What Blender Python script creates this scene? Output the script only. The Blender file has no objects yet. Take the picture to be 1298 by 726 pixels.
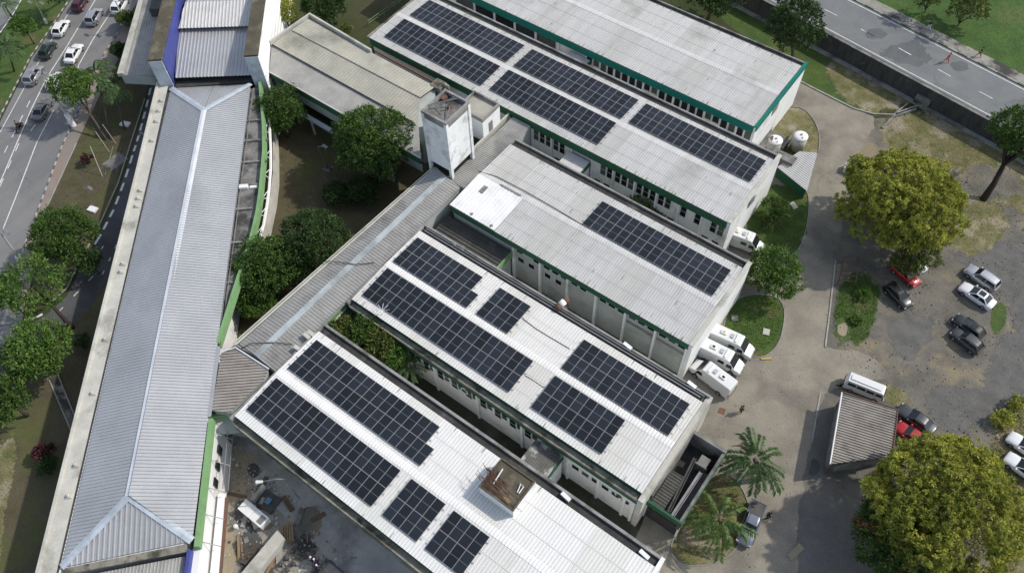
import bpy, math, random
import numpy as np
from mathutils import Vector, Matrix
random.seed(11); rng = np.random.default_rng(11)
R_ = math.radians
sc = bpy.context.scene; col = sc.collection

# ------------------------------------------------------------------ camera, sky, sun, exposure
YAW, PIT, ROL, F = 0.6706989282040092, 0.5863653190792516, -0.03918810205569931, 1042.4517743177682
PW, PH, HC = 1298.0, 726.0, 88.0                       # photo size, camera height above the ground (m)
RM = (Matrix.Rotation(YAW, 3, 'Z') @ Matrix.Rotation(PIT, 3, 'X') @ Matrix.Rotation(ROL, 3, 'Z'))
CAM = Vector((0, 0, HC))
cd = bpy.data.cameras.new('Camera'); cam = bpy.data.objects.new('Camera', cd); col.objects.link(cam)
cd.sensor_fit = 'HORIZONTAL'; cd.sensor_width = 36; cd.lens = F / PW * 36; cd.clip_start = 1; cd.clip_end = 3000
cam.matrix_world = Matrix.Translation(CAM) @ RM.to_4x4()
sc.camera = cam
SUN_AZ, SUN_EL = math.atan2(0.64, 0.77), R_(44)          # clockwise from +y
w = bpy.data.worlds.new('World'); sc.world = w; w.use_nodes = True
nt = w.node_tree; bg = nt.nodes['Background']; sky = nt.nodes.new('ShaderNodeTexSky')
sky.sky_type = 'NISHITA'; sky.sun_disc = False; sky.sun_elevation = SUN_EL; sky.sun_rotation = SUN_AZ
sky.air_density = 1.0; sky.dust_density = 1.2
hs = nt.nodes.new('ShaderNodeHueSaturation'); hs.inputs['Saturation'].default_value = .68
nt.links.new(sky.outputs[0], hs.inputs['Color']); nt.links.new(hs.outputs[0], bg.inputs[0]); bg.inputs[1].default_value = 0.15
sl = bpy.data.lights.new('Sun', 'SUN'); sl.energy = 2.65; sl.angle = R_(1.2); sl.color = (1.0, 0.94, 0.84)
so = bpy.data.objects.new('Sun', sl); col.objects.link(so)
sd = Vector((math.sin(SUN_AZ) * math.cos(SUN_EL), math.cos(SUN_AZ) * math.cos(SUN_EL), math.sin(SUN_EL)))
so.rotation_euler = sd.to_track_quat('Z', 'Y').to_euler(); so.location = (0, 60, 120)
sc.view_settings.view_transform = 'Standard'; sc.view_settings.look = 'None'
sc.view_settings.exposure = 0.32; sc.view_settings.gamma = 1.0

def at(px, py, Z=0.0):
    d = RM @ Vector(((px - PW / 2) / F, -(py - PH / 2) / F, -1))
    return CAM + d * ((Z - HC) / d.z)
def depth(P): return -((P - CAM) @ RM).z if False else -(RM.transposed() @ (P - CAM)).z
def A2(px, py, Z=0.0): q = at(px, py, Z); return (q.x, q.y)

# ------------------------------------------------------------------ helpers
WL = {}
class MB:
    def __init__(s): s.v = []; s.f = []; s.m = []
    def face(s, pts, mi=0):
        n = len(s.v); s.v += [tuple(p) for p in pts]; s.f.append(tuple(range(n, n + len(pts)))); s.m.append(mi)
    def box(s, x0, x1, y0, y1, z0, z1, mi=0, M=None):
        P = [Vector((x, y, z)) for z in (z0, z1) for x, y in ((x0, y0), (x1, y0), (x1, y1), (x0, y1))]
        if M is not None: P = [M @ q for q in P]
        n = len(s.v); s.v += [tuple(q) for q in P]
        for f in ((3, 2, 1, 0), (4, 5, 6, 7), (0, 1, 5, 4), (1, 2, 6, 5), (2, 3, 7, 6), (3, 0, 4, 7)):
            s.f.append(tuple(n + i for i in f)); s.m.append(mi)
        return s
    def prism(s, poly, z0, z1, mi=0, top=None):
        n = len(s.v); k = len(poly)
        a = sum(poly[i][0] * poly[(i + 1) % k][1] - poly[(i + 1) % k][0] * poly[i][1] for i in range(k))
        if a < 0: poly = poly[::-1]
        z0 = z0 if isinstance(z0, (list, tuple)) else [z0] * k; z1 = z1 if isinstance(z1, (list, tuple)) else [z1] * k
        s.v += [(p[0], p[1], z0[i]) for i, p in enumerate(poly)] + [(p[0], p[1], z1[i]) for i, p in enumerate(poly)]
        s.f.append(tuple(range(n + k - 1, n - 1, -1))); s.m.append(mi)
        s.f.append(tuple(range(n + k, n + 2 * k))); s.m.append(mi if top is None else top)
        for i in range(k):
            j = (i + 1) % k; s.f.append((n + i, n + j, n + k + j, n + k + i)); s.m.append(mi)
        return s
    def tube(s, pts, r, n=6, mi=0, caps=True):
        pts = [Vector(p) for p in pts]; r = r if isinstance(r, (list, tuple)) else [r] * len(pts); base = len(s.v); up = None
        for i, p in enumerate(pts):
            d = (pts[min(i + 1, len(pts) - 1)] - pts[max(i - 1, 0)]).normalized()
            ref = Vector((0, 0, 1)) if abs(d.z) < .9 else Vector((1, 0, 0))
            a = d.cross(ref).normalized(); b = d.cross(a)
            for k in range(n):
                t = 2 * math.pi * k / n; s.v.append(tuple(p + (a * math.cos(t) + b * math.sin(t)) * r[i]))
        for i in range(len(pts) - 1):
            for k in range(n):
                k2 = (k + 1) % n; q = base + i * n
                s.f.append((q + k, q + n + k, q + n + k2, q + k2)); s.m.append(mi)
        if caps:
            s.f.append(tuple(base + k for k in range(n))); s.m.append(mi)
            e = base + (len(pts) - 1) * n; s.f.append(tuple(e + k for k in range(n - 1, -1, -1))); s.m.append(mi)
        return s
    def lathe(s, c, prof, n=20, mi=0):
        base = len(s.v)
        for r, z in prof:
            for k in range(n):
                t = 2 * math.pi * k / n; s.v.append((c[0] + r * math.cos(t), c[1] + r * math.sin(t), z))
        for i in range(len(prof) - 1):
            for k in range(n):
                k2 = (k + 1) % n; q = base + i * n
                s.f.append((q + k, q + k2, q + n + k2, q + n + k)); s.m.append(mi)
        s.f.append(tuple(base + k for k in range(n - 1, -1, -1))); s.m.append(mi)
        e = base + (len(prof) - 1) * n; s.f.append(tuple(e + k for k in range(n))); s.m.append(mi)
        return s
    def build(s, name, mats, parent=None, smooth=False):
        me = bpy.data.meshes.new(name)
        off = WL.get(parent.name, Vector((0, 0, 0))) if parent else Vector((0, 0, 0))
        me.from_pydata([(v[0] - off.x, v[1] - off.y, v[2] - off.z) for v in s.v], [], s.f)
        mats = mats if isinstance(mats, (list, tuple)) else [mats]
        for m in mats: me.materials.append(m)
        if len(mats) > 1: me.polygons.foreach_set('material_index', s.m)
        if smooth: me.polygons.foreach_set('use_smooth', [True] * len(s.f))
        me.update()
        o = bpy.data.objects.new(name, me); col.objects.link(o)
        if parent: o.parent = parent; WL[o.name] = off
        else: WL[o.name] = Vector((0, 0, 0))
        return o
def tag(o, label, cat, group=None, kind=None):
    o['label'] = label; o['category'] = cat
    if group: o['group'] = group
    if kind: o['kind'] = kind
    return o
def thing(name, label, cat, loc=(0, 0, 0), group=None):
    o = bpy.data.objects.new(name, None); col.objects.link(o); o.location = loc; o.empty_display_size = .5
    WL[o.name] = Vector(loc); return tag(o, label, cat, group)
def solo(mb, name, mats, label, cat, loc, group=None, smooth=False):   # a thing that is one mesh, origin at its base
    loc = Vector(loc); t = MB(); t.v = [(v[0] - loc.x, v[1] - loc.y, v[2] - loc.z) for v in mb.v]; t.f = mb.f; t.m = mb.m
    o = t.build(name, mats, None, smooth); o.location = loc; WL[o.name] = loc; return tag(o, label, cat, group)
def struct(mb, name, mats):
    o = mb.build(name, mats); o['kind'] = 'structure'; return o
def dup(root, loc, rotz, label=None, group=None):
    r = root.copy(); col.objects.link(r); r.location = loc; r.rotation_euler = (0, 0, rotz)
    if label: r['label'] = label
    if group: r['group'] = group
    for ch in list(root.children):
        c = ch.copy(); col.objects.link(c); c.parent = r
        for g in ch.children: e = g.copy(); col.objects.link(e); e.parent = c
    return r

# ------------------------------------------------------------------ materials
def M(name, c1, c2=None, scale=.5, rough=.8, c3=None, s3=.08, t3=(.5, .68), fine=.0, fs=9., bump=0., stretch=None, metal=0., spec=.3, f3=1., obj=False, crack=0., cc_=(.08, .075, .065)):
    """surface colour: two-tone noise, optional third tone in large stains, optional fine speckle; lit only by the scene"""
    m = bpy.data.materials.new(name); m.use_nodes = True; N = m.node_tree.nodes; Lk = m.node_tree.links
    b = N['Principled BSDF']; b.inputs['Roughness'].default_value = rough; b.inputs['Metallic'].default_value = metal
    b.inputs['Specular IOR Level'].default_value = spec
    if c2 is None and c3 is None and not fine:
        b.inputs['Base Color'].default_value = (*c1, 1); return m
    if obj:
        co = N.new('ShaderNodeTexCoord').outputs['Object']
    else:
        co = N.new('ShaderNodeNewGeometry').outputs['Position']
    if stretch:
        mp = N.new('ShaderNodeMapping'); mp.inputs['Scale'].default_value = stretch[:3]
        if len(stretch) > 3: mp.inputs['Rotation'].default_value = (0, 0, stretch[3])
        Lk.new(co, mp.inputs[0]); co2 = mp.outputs[0]
    else: co2 = co
    def noise(s, d, cc): 
        n = N.new('ShaderNodeTexNoise'); n.inputs['Scale'].default_value = s; n.inputs['Detail'].default_value = d; n.inputs['Roughness'].default_value = .62
        Lk.new(cc, n.inputs['Vector']); return n.outputs['Fac']
    def ramp(f, a, bb):
        r = N.new('ShaderNodeMapRange'); r.inputs[1].default_value = a; r.inputs[2].default_value = bb; Lk.new(f, r.inputs[0]); return r.outputs[0]
    def mix(f, a, bb, typ='MIX'):
        x = N.new('ShaderNodeMix'); x.data_type = 'RGBA'; x.blend_type = typ
        if isinstance(f, float): x.inputs[0].default_value = f
        else: Lk.new(f, x.inputs[0])
        for i, q in ((6, a), (7, bb)):
            if isinstance(q, tuple): x.inputs[i].default_value = (*q, 1)
            else: Lk.new(q, x.inputs[i])
        return x.outputs[2]
    c = mix(ramp(noise(scale, 6, co2), .36, .64), c1, c2 or c1)
    if c3:
        f = ramp(noise(s3, 7, co), t3[0], t3[1])
        if f3 < 1:
            q = N.new('ShaderNodeMath'); q.operation = 'MULTIPLY'; q.inputs[1].default_value = f3; Lk.new(f, q.inputs[0]); f = q.outputs[0]
        c = mix(f, c, c3)
    if crack:
        wn = N.new('ShaderNodeTexNoise'); wn.inputs['Scale'].default_value = .5; wn.inputs['Detail'].default_value = 5; Lk.new(co, wn.inputs['Vector'])
        va = N.new('ShaderNodeVectorMath'); va.operation = 'MULTIPLY_ADD'; va.inputs[1].default_value = (2.5, 2.5, 0); Lk.new(wn.outputs['Color'], va.inputs[0]); Lk.new(co, va.inputs[2])
        vo = N.new('ShaderNodeTexVoronoi'); vo.feature = 'DISTANCE_TO_EDGE'; vo.inputs['Scale'].default_value = crack; Lk.new(va.outputs[0], vo.inputs['Vector'])
        r = N.new('ShaderNodeMapRange'); r.inputs[1].default_value = .003 ; r.inputs[2].default_value = .011; r.inputs[3].default_value = .26; r.inputs[4].default_value = 0; Lk.new(vo.outputs['Distance'], r.inputs[0])
        gate = ramp(noise(.12, 3, co), .46, .58); q = N.new('ShaderNodeMath'); q.operation = 'MULTIPLY'; Lk.new(r.outputs[0], q.inputs[0]); Lk.new(gate, q.inputs[1])
        c = mix(q.outputs[0], c, cc_)
    if fine:
        g = N.new('ShaderNodeMapRange'); g.inputs[1].default_value = .3; g.inputs[2].default_value = .7
        g.inputs[3].default_value = 1 - fine; g.inputs[4].default_value = 1 + fine; Lk.new(noise(fs, 4, co), g.inputs[0])
        cb = N.new('ShaderNodeCombineColor'); [Lk.new(g.outputs[0], cb.inputs[i]) for i in range(3)]
        c = mix(1.0, c, cb.outputs[0], 'MULTIPLY')
    Lk.new(c, b.inputs['Base Color'])
    if bump:
        bp = N.new('ShaderNodeBump'); bp.inputs['Strength'].default_value = bump; bp.inputs['Distance'].default_value = .08
        Lk.new(noise(fs, 4, co), bp.inputs['Height']); Lk.new(bp.outputs[0], b.inputs['Normal'])
    return m
C = {}
C['ground'] = M('earth_and_grass', (.075, .062, .035), (.045, .055, .018), .25, .95, (.035, .05, .014), .06, (.45, .6), .3, 6, .5)
C['asphalt'] = M('asphalt', (.20, .198, .195), (.16, .16, .16), .35, .85, (.235, .23, .22), .05, (.5, .7), .14, 8, .1, crack=.09, cc_=(.05, .05, .05), stretch=(1, .12, 1, R_(32)))
C['asphalt_dark'] = M('dark_asphalt', (.07, .071, .073), (.095, .096, .097), .4, .85, (.04, .04, .043), .08, (.5, .7), .12, 8)
C['asphalt_road'] = M('grey_asphalt', (.15, .158, .16), (.185, .19, .188), .3, .85, (.075, .08, .086), .075, (.55, .68), .12, 7, crack=.07, cc_=(.05, .05, .05))
C['concrete_road'] = M('worn_concrete_road', (.275, .25, .20), (.20, .182, .15), .3, .9, (.13, .12, .10), .09, (.5, .68), .2, 6, .12, crack=.16)
C['gravel'] = M('grey_gravel', (.175, .162, .134), (.11, .104, .09), .33, .95, (.225, .19, .125), .13, (.52, .62), .3, 9, .5, crack=.2)
C['gravel_dark'] = M('dark_gravel', (.10, .098, .093), (.14, .137, .128), .6, .95, None, .1, (.5, .6), .28, 9, .4)
C['drygrass'] = M('dry_grass', (.19, .165, .085), (.095, .105, .035), .55, .95, (.27, .235, .17), .3, (.5, .62), .4, 5, .6)
C['lawn'] = M('green_lawn', (.07, .115, .026), (.042, .075, .018), .5, .95, (.13, .115, .05), .25, (.53, .68), .4, 5, .6)
C['lawn_far'] = M('park_lawn', (.06, .115, .024), (.04, .08, .018), .35, .95, (.10, .12, .04), .12, (.5, .7), .38, 4, .5)
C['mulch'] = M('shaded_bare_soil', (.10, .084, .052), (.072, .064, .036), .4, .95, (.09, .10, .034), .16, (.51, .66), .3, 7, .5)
C['courtslab'] = M('stained_courtyard_concrete', (.31, .295, .255), (.21, .20, .175), .35, .9, (.05, .05, .046), .2, (.5, .58), .22, 6, .15, crack=.22, cc_=(.03, .03, .028))
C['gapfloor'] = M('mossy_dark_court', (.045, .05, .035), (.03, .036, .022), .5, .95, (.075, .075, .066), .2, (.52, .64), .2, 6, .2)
C['sandpath'] = M('sandy_path', (.30, .255, .18), (.24, .205, .15), .8, .95, None, .1, (.5, .6), .15, 8, .2)
C['lane'] = M('grey_lane', (.35, .345, .325), (.27, .265, .255), .4, .9, (.15, .148, .14), .15, (.5, .64), .16, 7, crack=.2, cc_=(.06, .06, .06))
C['tar'] = M('tar_patch', (.10, .105, .108), (.125, .13, .132), .5, .85, None, .1, (.5, .6), .12)
C['asphalt_shade_tone'] = M('tree_shade_toned_asphalt', (.16, .15, .135), (.12, .113, .102), .4, .9, (.2, .185, .15), .2, (.52, .68), .25, 7, crack=.18, cc_=(.06, .055, .05))
C['paving'] = M('pinkish_paving', (.24, .19, .16), (.27, .23, .20), .5, .9, (.2, .19, .18), .12, (.5, .7), .14, 8)
C['kerb'] = M('kerb_concrete', (.36, .35, .32), (.26, .25, .23), .7, .9, None, .1, (.5, .6), .1)
C['kerb_white'] = M('worn_kerb_paint', (.46, .455, .43), (.32, .31, .29), 1.5, .9)
C['kerb_black'] = M('kerb_black_paint', (.13, .13, .125), (.09, .09, .09), .8, .8)
C['paint'] = M('road_paint', (.72, .72, .70), (.52, .52, .50), 1.5, .7)
C['paint_yellow'] = M('yellow_paint', (.55, .40, .06), (.4, .3, .1), 1.5, .7)
def roofm(n, c1, c2, c3, st, f3=.8, t3=(.56, .74)): return M(n, c1, c2, .9, .5, c3, .22, t3, .05, 5, 0, stretch=st, spec=.4, f3=f3)
X = (1.6, .12, 1); 
C['roof_white'] = roofm('white_painted_sheet', (.77, .765, .75), (.72, .715, .70), (.61, .60, .58), X, .6)
C['roof_cream'] = roofm('off_white_painted_sheet', (.73, .72, .695), (.67, .66, .64), (.53, .52, .49), X, .6)
C['roof_grey'] = roofm('weathered_white_sheet', (.57, .565, .555), (.50, .495, .485), (.36, .355, .345), X, .8)
C['grime'] = M('roof_grime', (.16, .155, .15), (.24, .235, .225), 2., .9)
C['roof_bright'] = M('new_white_membrane', (.78, .78, .77), (.70, .70, .69), .6, .5, (.62, .62, .61), .3, (.55, .7))
C['metal_hall'] = M('zinc_sheet', (.55, .55, .55), (.48, .482, .485), .6, .36, (.39, .395, .40), .12, (.5, .7), .06, 5, 0, stretch=(.3, .3, 1), metal=.5, spec=.5, f3=.6)
C['ridge_metal'] = M('ridge_flashing', (.70, .72, .74), (.60, .62, .65), .5, .45, metal=.1)
C['hip_metal'] = M('blue_grey_flashing', (.50, .55, .60), (.40, .45, .50), .8, .45, (.3, .33, .36), .3, (.55, .7), metal=.1)
C['spine_cap'] = M('weathered_flashing', (.42, .46, .47), (.33, .36, .37), .6, .5, (.24, .26, .26), .3, (.5, .68))
C['roof_spine'] = M('grey_fibre_sheet', (.36, .355, .335), (.29, .285, .27), .6, .6, (.2, .195, .18), .2, (.52, .7), .08, 5)
C['roof_fibre'] = M('beige_fibre_cement', (.40, .385, .32), (.33, .32, .27), .4, .85, (.22, .215, .18), .16, (.52, .68), .1, 5)
C['roof_tile'] = M('taupe_corrugated', (.33, .305, .28), (.25, .23, .21), .6, .75, (.16, .15, .14), .3, (.54, .7), .1, 6)
C['roof_streaky'] = M('streaky_sheet', (.10, .098, .09), (.15, .145, .135), .8, .8, (.42, .42, .40), .35, (.5, .55), .12)
C['roof_dark'] = M('dark_weathered_sheet', (.10, .097, .088), (.06, .06, .056), .8, .85, None, .1, (.5, .6), .12)
C['wall'] = M('white_render', (.78, .79, .78), (.70, .71, .70), .5, .8, (.36, .36, .33), .25, (.56, .74), .06, 5, f3=.7)
C['wall_grey'] = M('grey_green_render', (.42, .45, .43), (.35, .38, .36), .5, .85, (.25, .27, .25), .2, (.54, .72), .06, 5)
C['wall_tower'] = M('weathered_white_render', (.78, .79, .79), (.70, .71, .71), .7, .8, (.40, .395, .38), .5, (.5, .68), .1, 6, 0, stretch=(1.6, 1.6, .15), f3=.85)
C['band_green'] = M('dark_green_paint', (.022, .098, .05), (.018, .08, .04), .6, .65, (.05, .09, .06), .3, (.55, .7))
C['band_teal'] = M('teal_paint', (.0, .155, .12), (.0, .13, .10), .6, .55)
C['band_lime'] = M('light_green_paint', (.20, .35, .155), (.17, .31, .135), .6, .65, (.13, .2, .1), .25, (.55, .75))
C['blue_wall'] = M('blue_cladding', (.055, .07, .27), (.045, .058, .22), .6, .55)
C['gutter'] = M('black_mould_concrete', (.035, .035, .034), (.06, .06, .056), .8, .95, (.11, .11, .1), .35, (.58, .7), .15)
C['ledge'] = M('dirty_concrete', (.27, .255, .215), (.16, .15, .12), .8, .95, (.06, .058, .045), .5, (.5, .62), .15, 6)
C['ledge_light'] = M('pale_stained_concrete', (.52, .51, .46), (.42, .41, .365), .4, .9, (.25, .245, .21), .25, (.54, .7), .1, 6)
C['moss'] = M('mossy_concrete', (.105, .092, .066), (.07, .064, .045), .7, .95, (.17, .15, .11), .4, (.52, .66), .2, 6, .3)
C['parapet_top'] = M('grey_concrete_coping', (.30, .295, .28), (.21, .205, .195), .6, .9, (.11, .11, .1), .3, (.5, .66), .12)
C['slab'] = M('grimy_concrete_slab', (.24, .235, .22), (.13, .128, .12), .6, .95, (.05, .05, .047), .35, (.5, .64), .15, 6)
C['white'] = M('white_metal_paint', (.74, .74, .73), None, .5, .45)
C['mullion'] = M('window_frame_paint', (.55, .58, .55), None, .5, .5)
C['glass'] = M('dark_window_glass', (.012, .016, .018), None, .5, .08, spec=.5)
C['glass_blind'] = M('blind_behind_glass', (.10, .105, .10), (.06, .065, .06), 3., .25)
C['glass_grey'] = M('dusty_glass', (.035, .04, .042), None, .5, .15)
C['dark'] = M('dark_void', (.015, .015, .015), None, .5, .9)
C['steel'] = M('grey_steel', (.30, .30, .30), (.22, .22, .22), .8, .5, metal=.4)
C['steel_dark'] = M('dark_steel', (.06, .058, .056), (.10, .095, .09), 1., .6, metal=.2)
C['rust'] = M('rusty_metal', (.17, .085, .055), (.12, .07, .05), 1.2, .85)
C['wood'] = M('weathered_timber', (.28, .20, .11), (.19, .14, .085), 1.5, .85)
C['wood_old'] = M('old_brown_timber', (.14, .095, .06), (.09, .065, .045), 1.5, .9)
C['stone_wall'] = M('dark_stained_retaining_wall', (.045, .046, .045), (.075, .075, .072), 1., .95, (.12, .12, .115), .5, (.58, .7), .15, 5, .2, stretch=(1.5, 1.5, .25))
C['rubber'] = M('black_rubber', (.015, .015, .015), None, .5, .8)
C['rim'] = M('wheel_metal', (.45, .45, .46), None, .5, .35, metal=.7)
C['tail'] = M('red_lens', (.16, .01, .01), None, .5, .25)
C['head'] = M('clear_lens', (.4, .41, .43), None, .5, .12)
C['cable'] = M('black_cable', (.03, .03, .03), None, .5, .7)
C['skin'] = M('skin', (.35, .2, .13), None, .5, .6)
C['hair'] = M('dark_hair', (.015, .012, .01), None, .5, .7)
C['alu'] = M('aluminium_rail', (.6, .6, .61), None, .5, .35, metal=.8)
C['concrete_pole'] = M('pale_concrete_post', (.55, .54, .51), (.45, .44, .41), .8, .85)
C['bark'] = M('grey_brown_bark', (.11, .09, .07), (.07, .058, .045), 2., .95, obj=True)
C['bark_dark'] = M('dark_bark', (.05, .04, .033), (.035, .03, .025), 2., .95, obj=True)
def paintm(name, c, metal=0.):
    m = M(name, c, None, .5, .28, metal=metal, spec=.5); b = m.node_tree.nodes['Principled BSDF']
    b.inputs['Coat Weight'].default_value = .6; b.inputs['Coat Roughness'].default_value = .06; return m
def panel_mat():
    m = bpy.data.materials.new('solar_panel_glass'); m.use_nodes = True; N = m.node_tree.nodes; Lk = m.node_tree.links
    b = N['Principled BSDF']; b.inputs['Roughness'].default_value = .14; b.inputs['Specular IOR Level'].default_value = .28
    tc = N.new('ShaderNodeTexCoord'); sp = N.new('ShaderNodeSeparateXYZ'); Lk.new(tc.outputs['Generated'], sp.inputs[0])
    def mth(op, a, bb=None, cc=None):
        n = N.new('ShaderNodeMath'); n.operation = op
        for i, q in enumerate((a, bb, cc)):
            if q is None: continue
            if isinstance(q, (int, float)): n.inputs[i].default_value = q
            else: Lk.new(q, n.inputs[i])
        return n.outputs[0]
    def edge(v, wd):      # 1 near the border 0/1
        d = mth('ABSOLUTE', mth('SUBTRACT', v, .5)); return mth('GREATER_THAN', d, .5 - wd)
    fr = mth('MAXIMUM', edge(sp.outputs[0], .018), edge(sp.outputs[1], .009))
    mid = mth('LESS_THAN', mth('ABSOLUTE', mth('SUBTRACT', sp.outputs[1], .5)), .009)
    cx = mth('FRACT', mth('MULTIPLY', sp.outputs[0], 6)); cy = mth('FRACT', mth('MULTIPLY', sp.outputs[1], 20))
    cell = mth('MAXIMUM', edge(cx, .045), edge(cy, .06))
    oi = N.new('ShaderNodeObjectInfo')
    def mix(f, a, bb):
        x = N.new('ShaderNodeMix'); x.data_type = 'RGBA'; Lk.new(f, x.inputs[0])
        for i, q in ((6, a), (7, bb)):
            if isinstance(q, tuple): x.inputs[i].default_value = (*q, 1)
            else: Lk.new(q, x.inputs[i])
        return x.outputs[2]
    c = mix(oi.outputs['Random'], (.007, .009, .012), (.020, .025, .034))
    c = mix(cell, c, (.034, .04, .05)); c = mix(mid, c, (.15, .155, .165)); c = mix(fr, c, (.33, .335, .34))
    Lk.new(c, b.inputs['Base Color']); return m
C['panel'] = panel_mat()
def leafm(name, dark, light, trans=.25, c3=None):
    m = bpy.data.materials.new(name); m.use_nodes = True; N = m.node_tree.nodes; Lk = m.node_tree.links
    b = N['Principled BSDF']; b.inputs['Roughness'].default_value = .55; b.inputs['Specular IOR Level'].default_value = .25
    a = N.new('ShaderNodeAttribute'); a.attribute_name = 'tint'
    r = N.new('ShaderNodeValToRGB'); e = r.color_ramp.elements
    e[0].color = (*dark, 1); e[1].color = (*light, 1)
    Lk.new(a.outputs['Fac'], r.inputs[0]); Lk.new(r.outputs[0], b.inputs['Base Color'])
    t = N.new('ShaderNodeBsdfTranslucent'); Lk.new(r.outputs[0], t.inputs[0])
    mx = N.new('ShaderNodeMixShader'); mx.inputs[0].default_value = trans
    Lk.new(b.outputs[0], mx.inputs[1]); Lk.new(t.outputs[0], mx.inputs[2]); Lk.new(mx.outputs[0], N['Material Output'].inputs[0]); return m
C['lf_yellow'] = leafm('yellow_green_leaves', (.14, .178, .032), (.56, .56, .11), .35)
C['lf_green'] = leafm('mid_green_leaves', (.035, .075, .016), (.10, .175, .035))
C['lf_bright'] = leafm('bright_green_leaves', (.05, .115, .022), (.145, .235, .045))
C['lf_dark'] = leafm('dark_green_leaves', (.024, .052, .015), (.065, .115, .032))
C['lf_olive'] = leafm('olive_leaves', (.06, .09, .022), (.17, .20, .05))
C['lf_palm'] = leafm('palm_leaflets', (.05, .10, .04), (.15, .24, .09))
C['lf_palm_light'] = leafm('pale_palm_leaflets', (.07, .13, .035), (.19, .29, .09))
C['lf_maroon'] = leafm('maroon_leaves', (.04, .012, .018), (.10, .03, .04))
C['flower'] = leafm('red_blossom', (.35, .04, .02), (.55, .09, .04))
C['blade'] = leafm('grass_blades', (.06, .12, .02), (.14, .23, .045))
C['blade_dry'] = leafm('dry_grass_blades', (.18, .155, .06), (.32, .27, .12))

# ------------------------------------------------------------------ ground, roads, lawns
def densify(poly, step, jit, closed=True):
    out = []; n = len(poly)
    for i in range(n if closed else n - 1):
        a = Vector(poly[i]); b = Vector(poly[(i + 1) % n]); k = max(1, int((b - a).length / step))
        for j in range(k): 
            q = a.lerp(b, j / k); out.append((q.x + random.uniform(-jit, jit), q.y + random.uniform(-jit, jit)))
    if not closed: out.append(tuple(poly[-1]))
    return out
def fract(poly, amp, it=4):
    for k in range(it):
        o = []
        for i in range(len(poly)):
            a = Vector(poly[i]); b = Vector(poly[(i + 1) % len(poly)]); d = b - a; L = d.length
            o.append((a.x, a.y))
            if L > .35: q = (a + b) / 2 + Vector((-d.y, d.x)) / L * random.gauss(0, 1) * min(amp, L * .22); o.append((q.x, q.y))
        poly = o; amp *= .62
    return poly
def smooth_poly(poly, it=2):
    for _ in range(it):
        o = []
        for i in range(len(poly)):
            a = poly[i]; b = poly[(i + 1) % len(poly)]
            o += [(a[0] * .75 + b[0] * .25, a[1] * .75 + b[1] * .25), (a[0] * .25 + b[0] * .75, a[1] * .25 + b[1] * .75)]
        poly = o
    return poly
def pix(pts, Z=0.0): return [A2(x, y, Z) for x, y in pts]
def sheet(name, pts, mat, lv, Z=0.0, jit=0., step=1.2, sm=0):
    P = pix(pts, Z)
    if sm: P = smooth_poly(P, sm)
    if jit: P = fract(P, jit * 1.5)
    mb = MB(); k = len(P)
    if sum(P[i][0] * P[(i + 1) % k][1] - P[(i + 1) % k][0] * P[i][1] for i in range(k)) < 0: P = P[::-1]
    mb.face([(x, y, Z + .004 * lv) for x, y in P]); return struct(mb, name, C[mat])
def softmat(k):
    kk = k + '_soft'
    if kk in C: return C[kk]
    m = C[k].copy(); m.name = C[k].name + '_ragged'; N = m.node_tree.nodes; Lk = m.node_tree.links; b = N['Principled BSDF']
    a = N.new('ShaderNodeAttribute'); a.attribute_name = 'edge'; g = N.new('ShaderNodeNewGeometry')
    n = N.new('ShaderNodeTexNoise'); n.inputs['Scale'].default_value = .7; n.inputs['Detail'].default_value = 10; n.inputs['Roughness'].default_value = .72; Lk.new(g.outputs['Position'], n.inputs['Vector'])
    def mth(op, x, y):
        q = N.new('ShaderNodeMath'); q.operation = op.strip('_'); q.use_clamp = (op == 'MULTIPLY')
        for i, v in enumerate((x, y)):
            if isinstance(v, float): q.inputs[i].default_value = v
            else: Lk.new(v, q.inputs[i])
        return q.outputs[0]
    f = mth('ADD', a.outputs['Fac'], mth('MULTIPLY_', mth('SUBTRACT', n.outputs['Fac'], .5), 2.6)); f = mth('MULTIPLY', mth('SUBTRACT', f, .42), 60.0); Lk.new(f, b.inputs['Alpha']); C[kk] = m; return m
def soft(name, pts, mat, lv, Z=0.0, jit=.3, sm=1, grow=1.14, shrink=.62):
    P = smooth_poly(pix(pts, Z), max(sm, 2)); cx = sum(p[0] for p in P) / len(P); cy = sum(p[1] for p in P) / len(P); n = len(P)
    if sum(P[i][0] * P[(i + 1) % n][1] - P[(i + 1) % n][0] * P[i][1] for i in range(n)) < 0: P = P[::-1]
    z = Z + .004 * lv; sc_ = lambda p, k: (cx + (p[0] - cx) * k, cy + (p[1] - cy) * k, z)
    mb = MB(); mb.v = [sc_(p, grow) for p in P] + [sc_(p, shrink) for p in P]
    for i in range(n): j = (i + 1) % n; mb.f.append((i, j, n + j, n + i)); mb.m.append(0)
    mb.f.append(tuple(range(n, 2 * n))); mb.m.append(0)
    o = struct(mb, name, softmat(mat)); at_ = o.data.attributes.new('edge', 'FLOAT', 'POINT'); at_.data.foreach_set('value', [0.] * n + [1.] * n); return o
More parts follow.
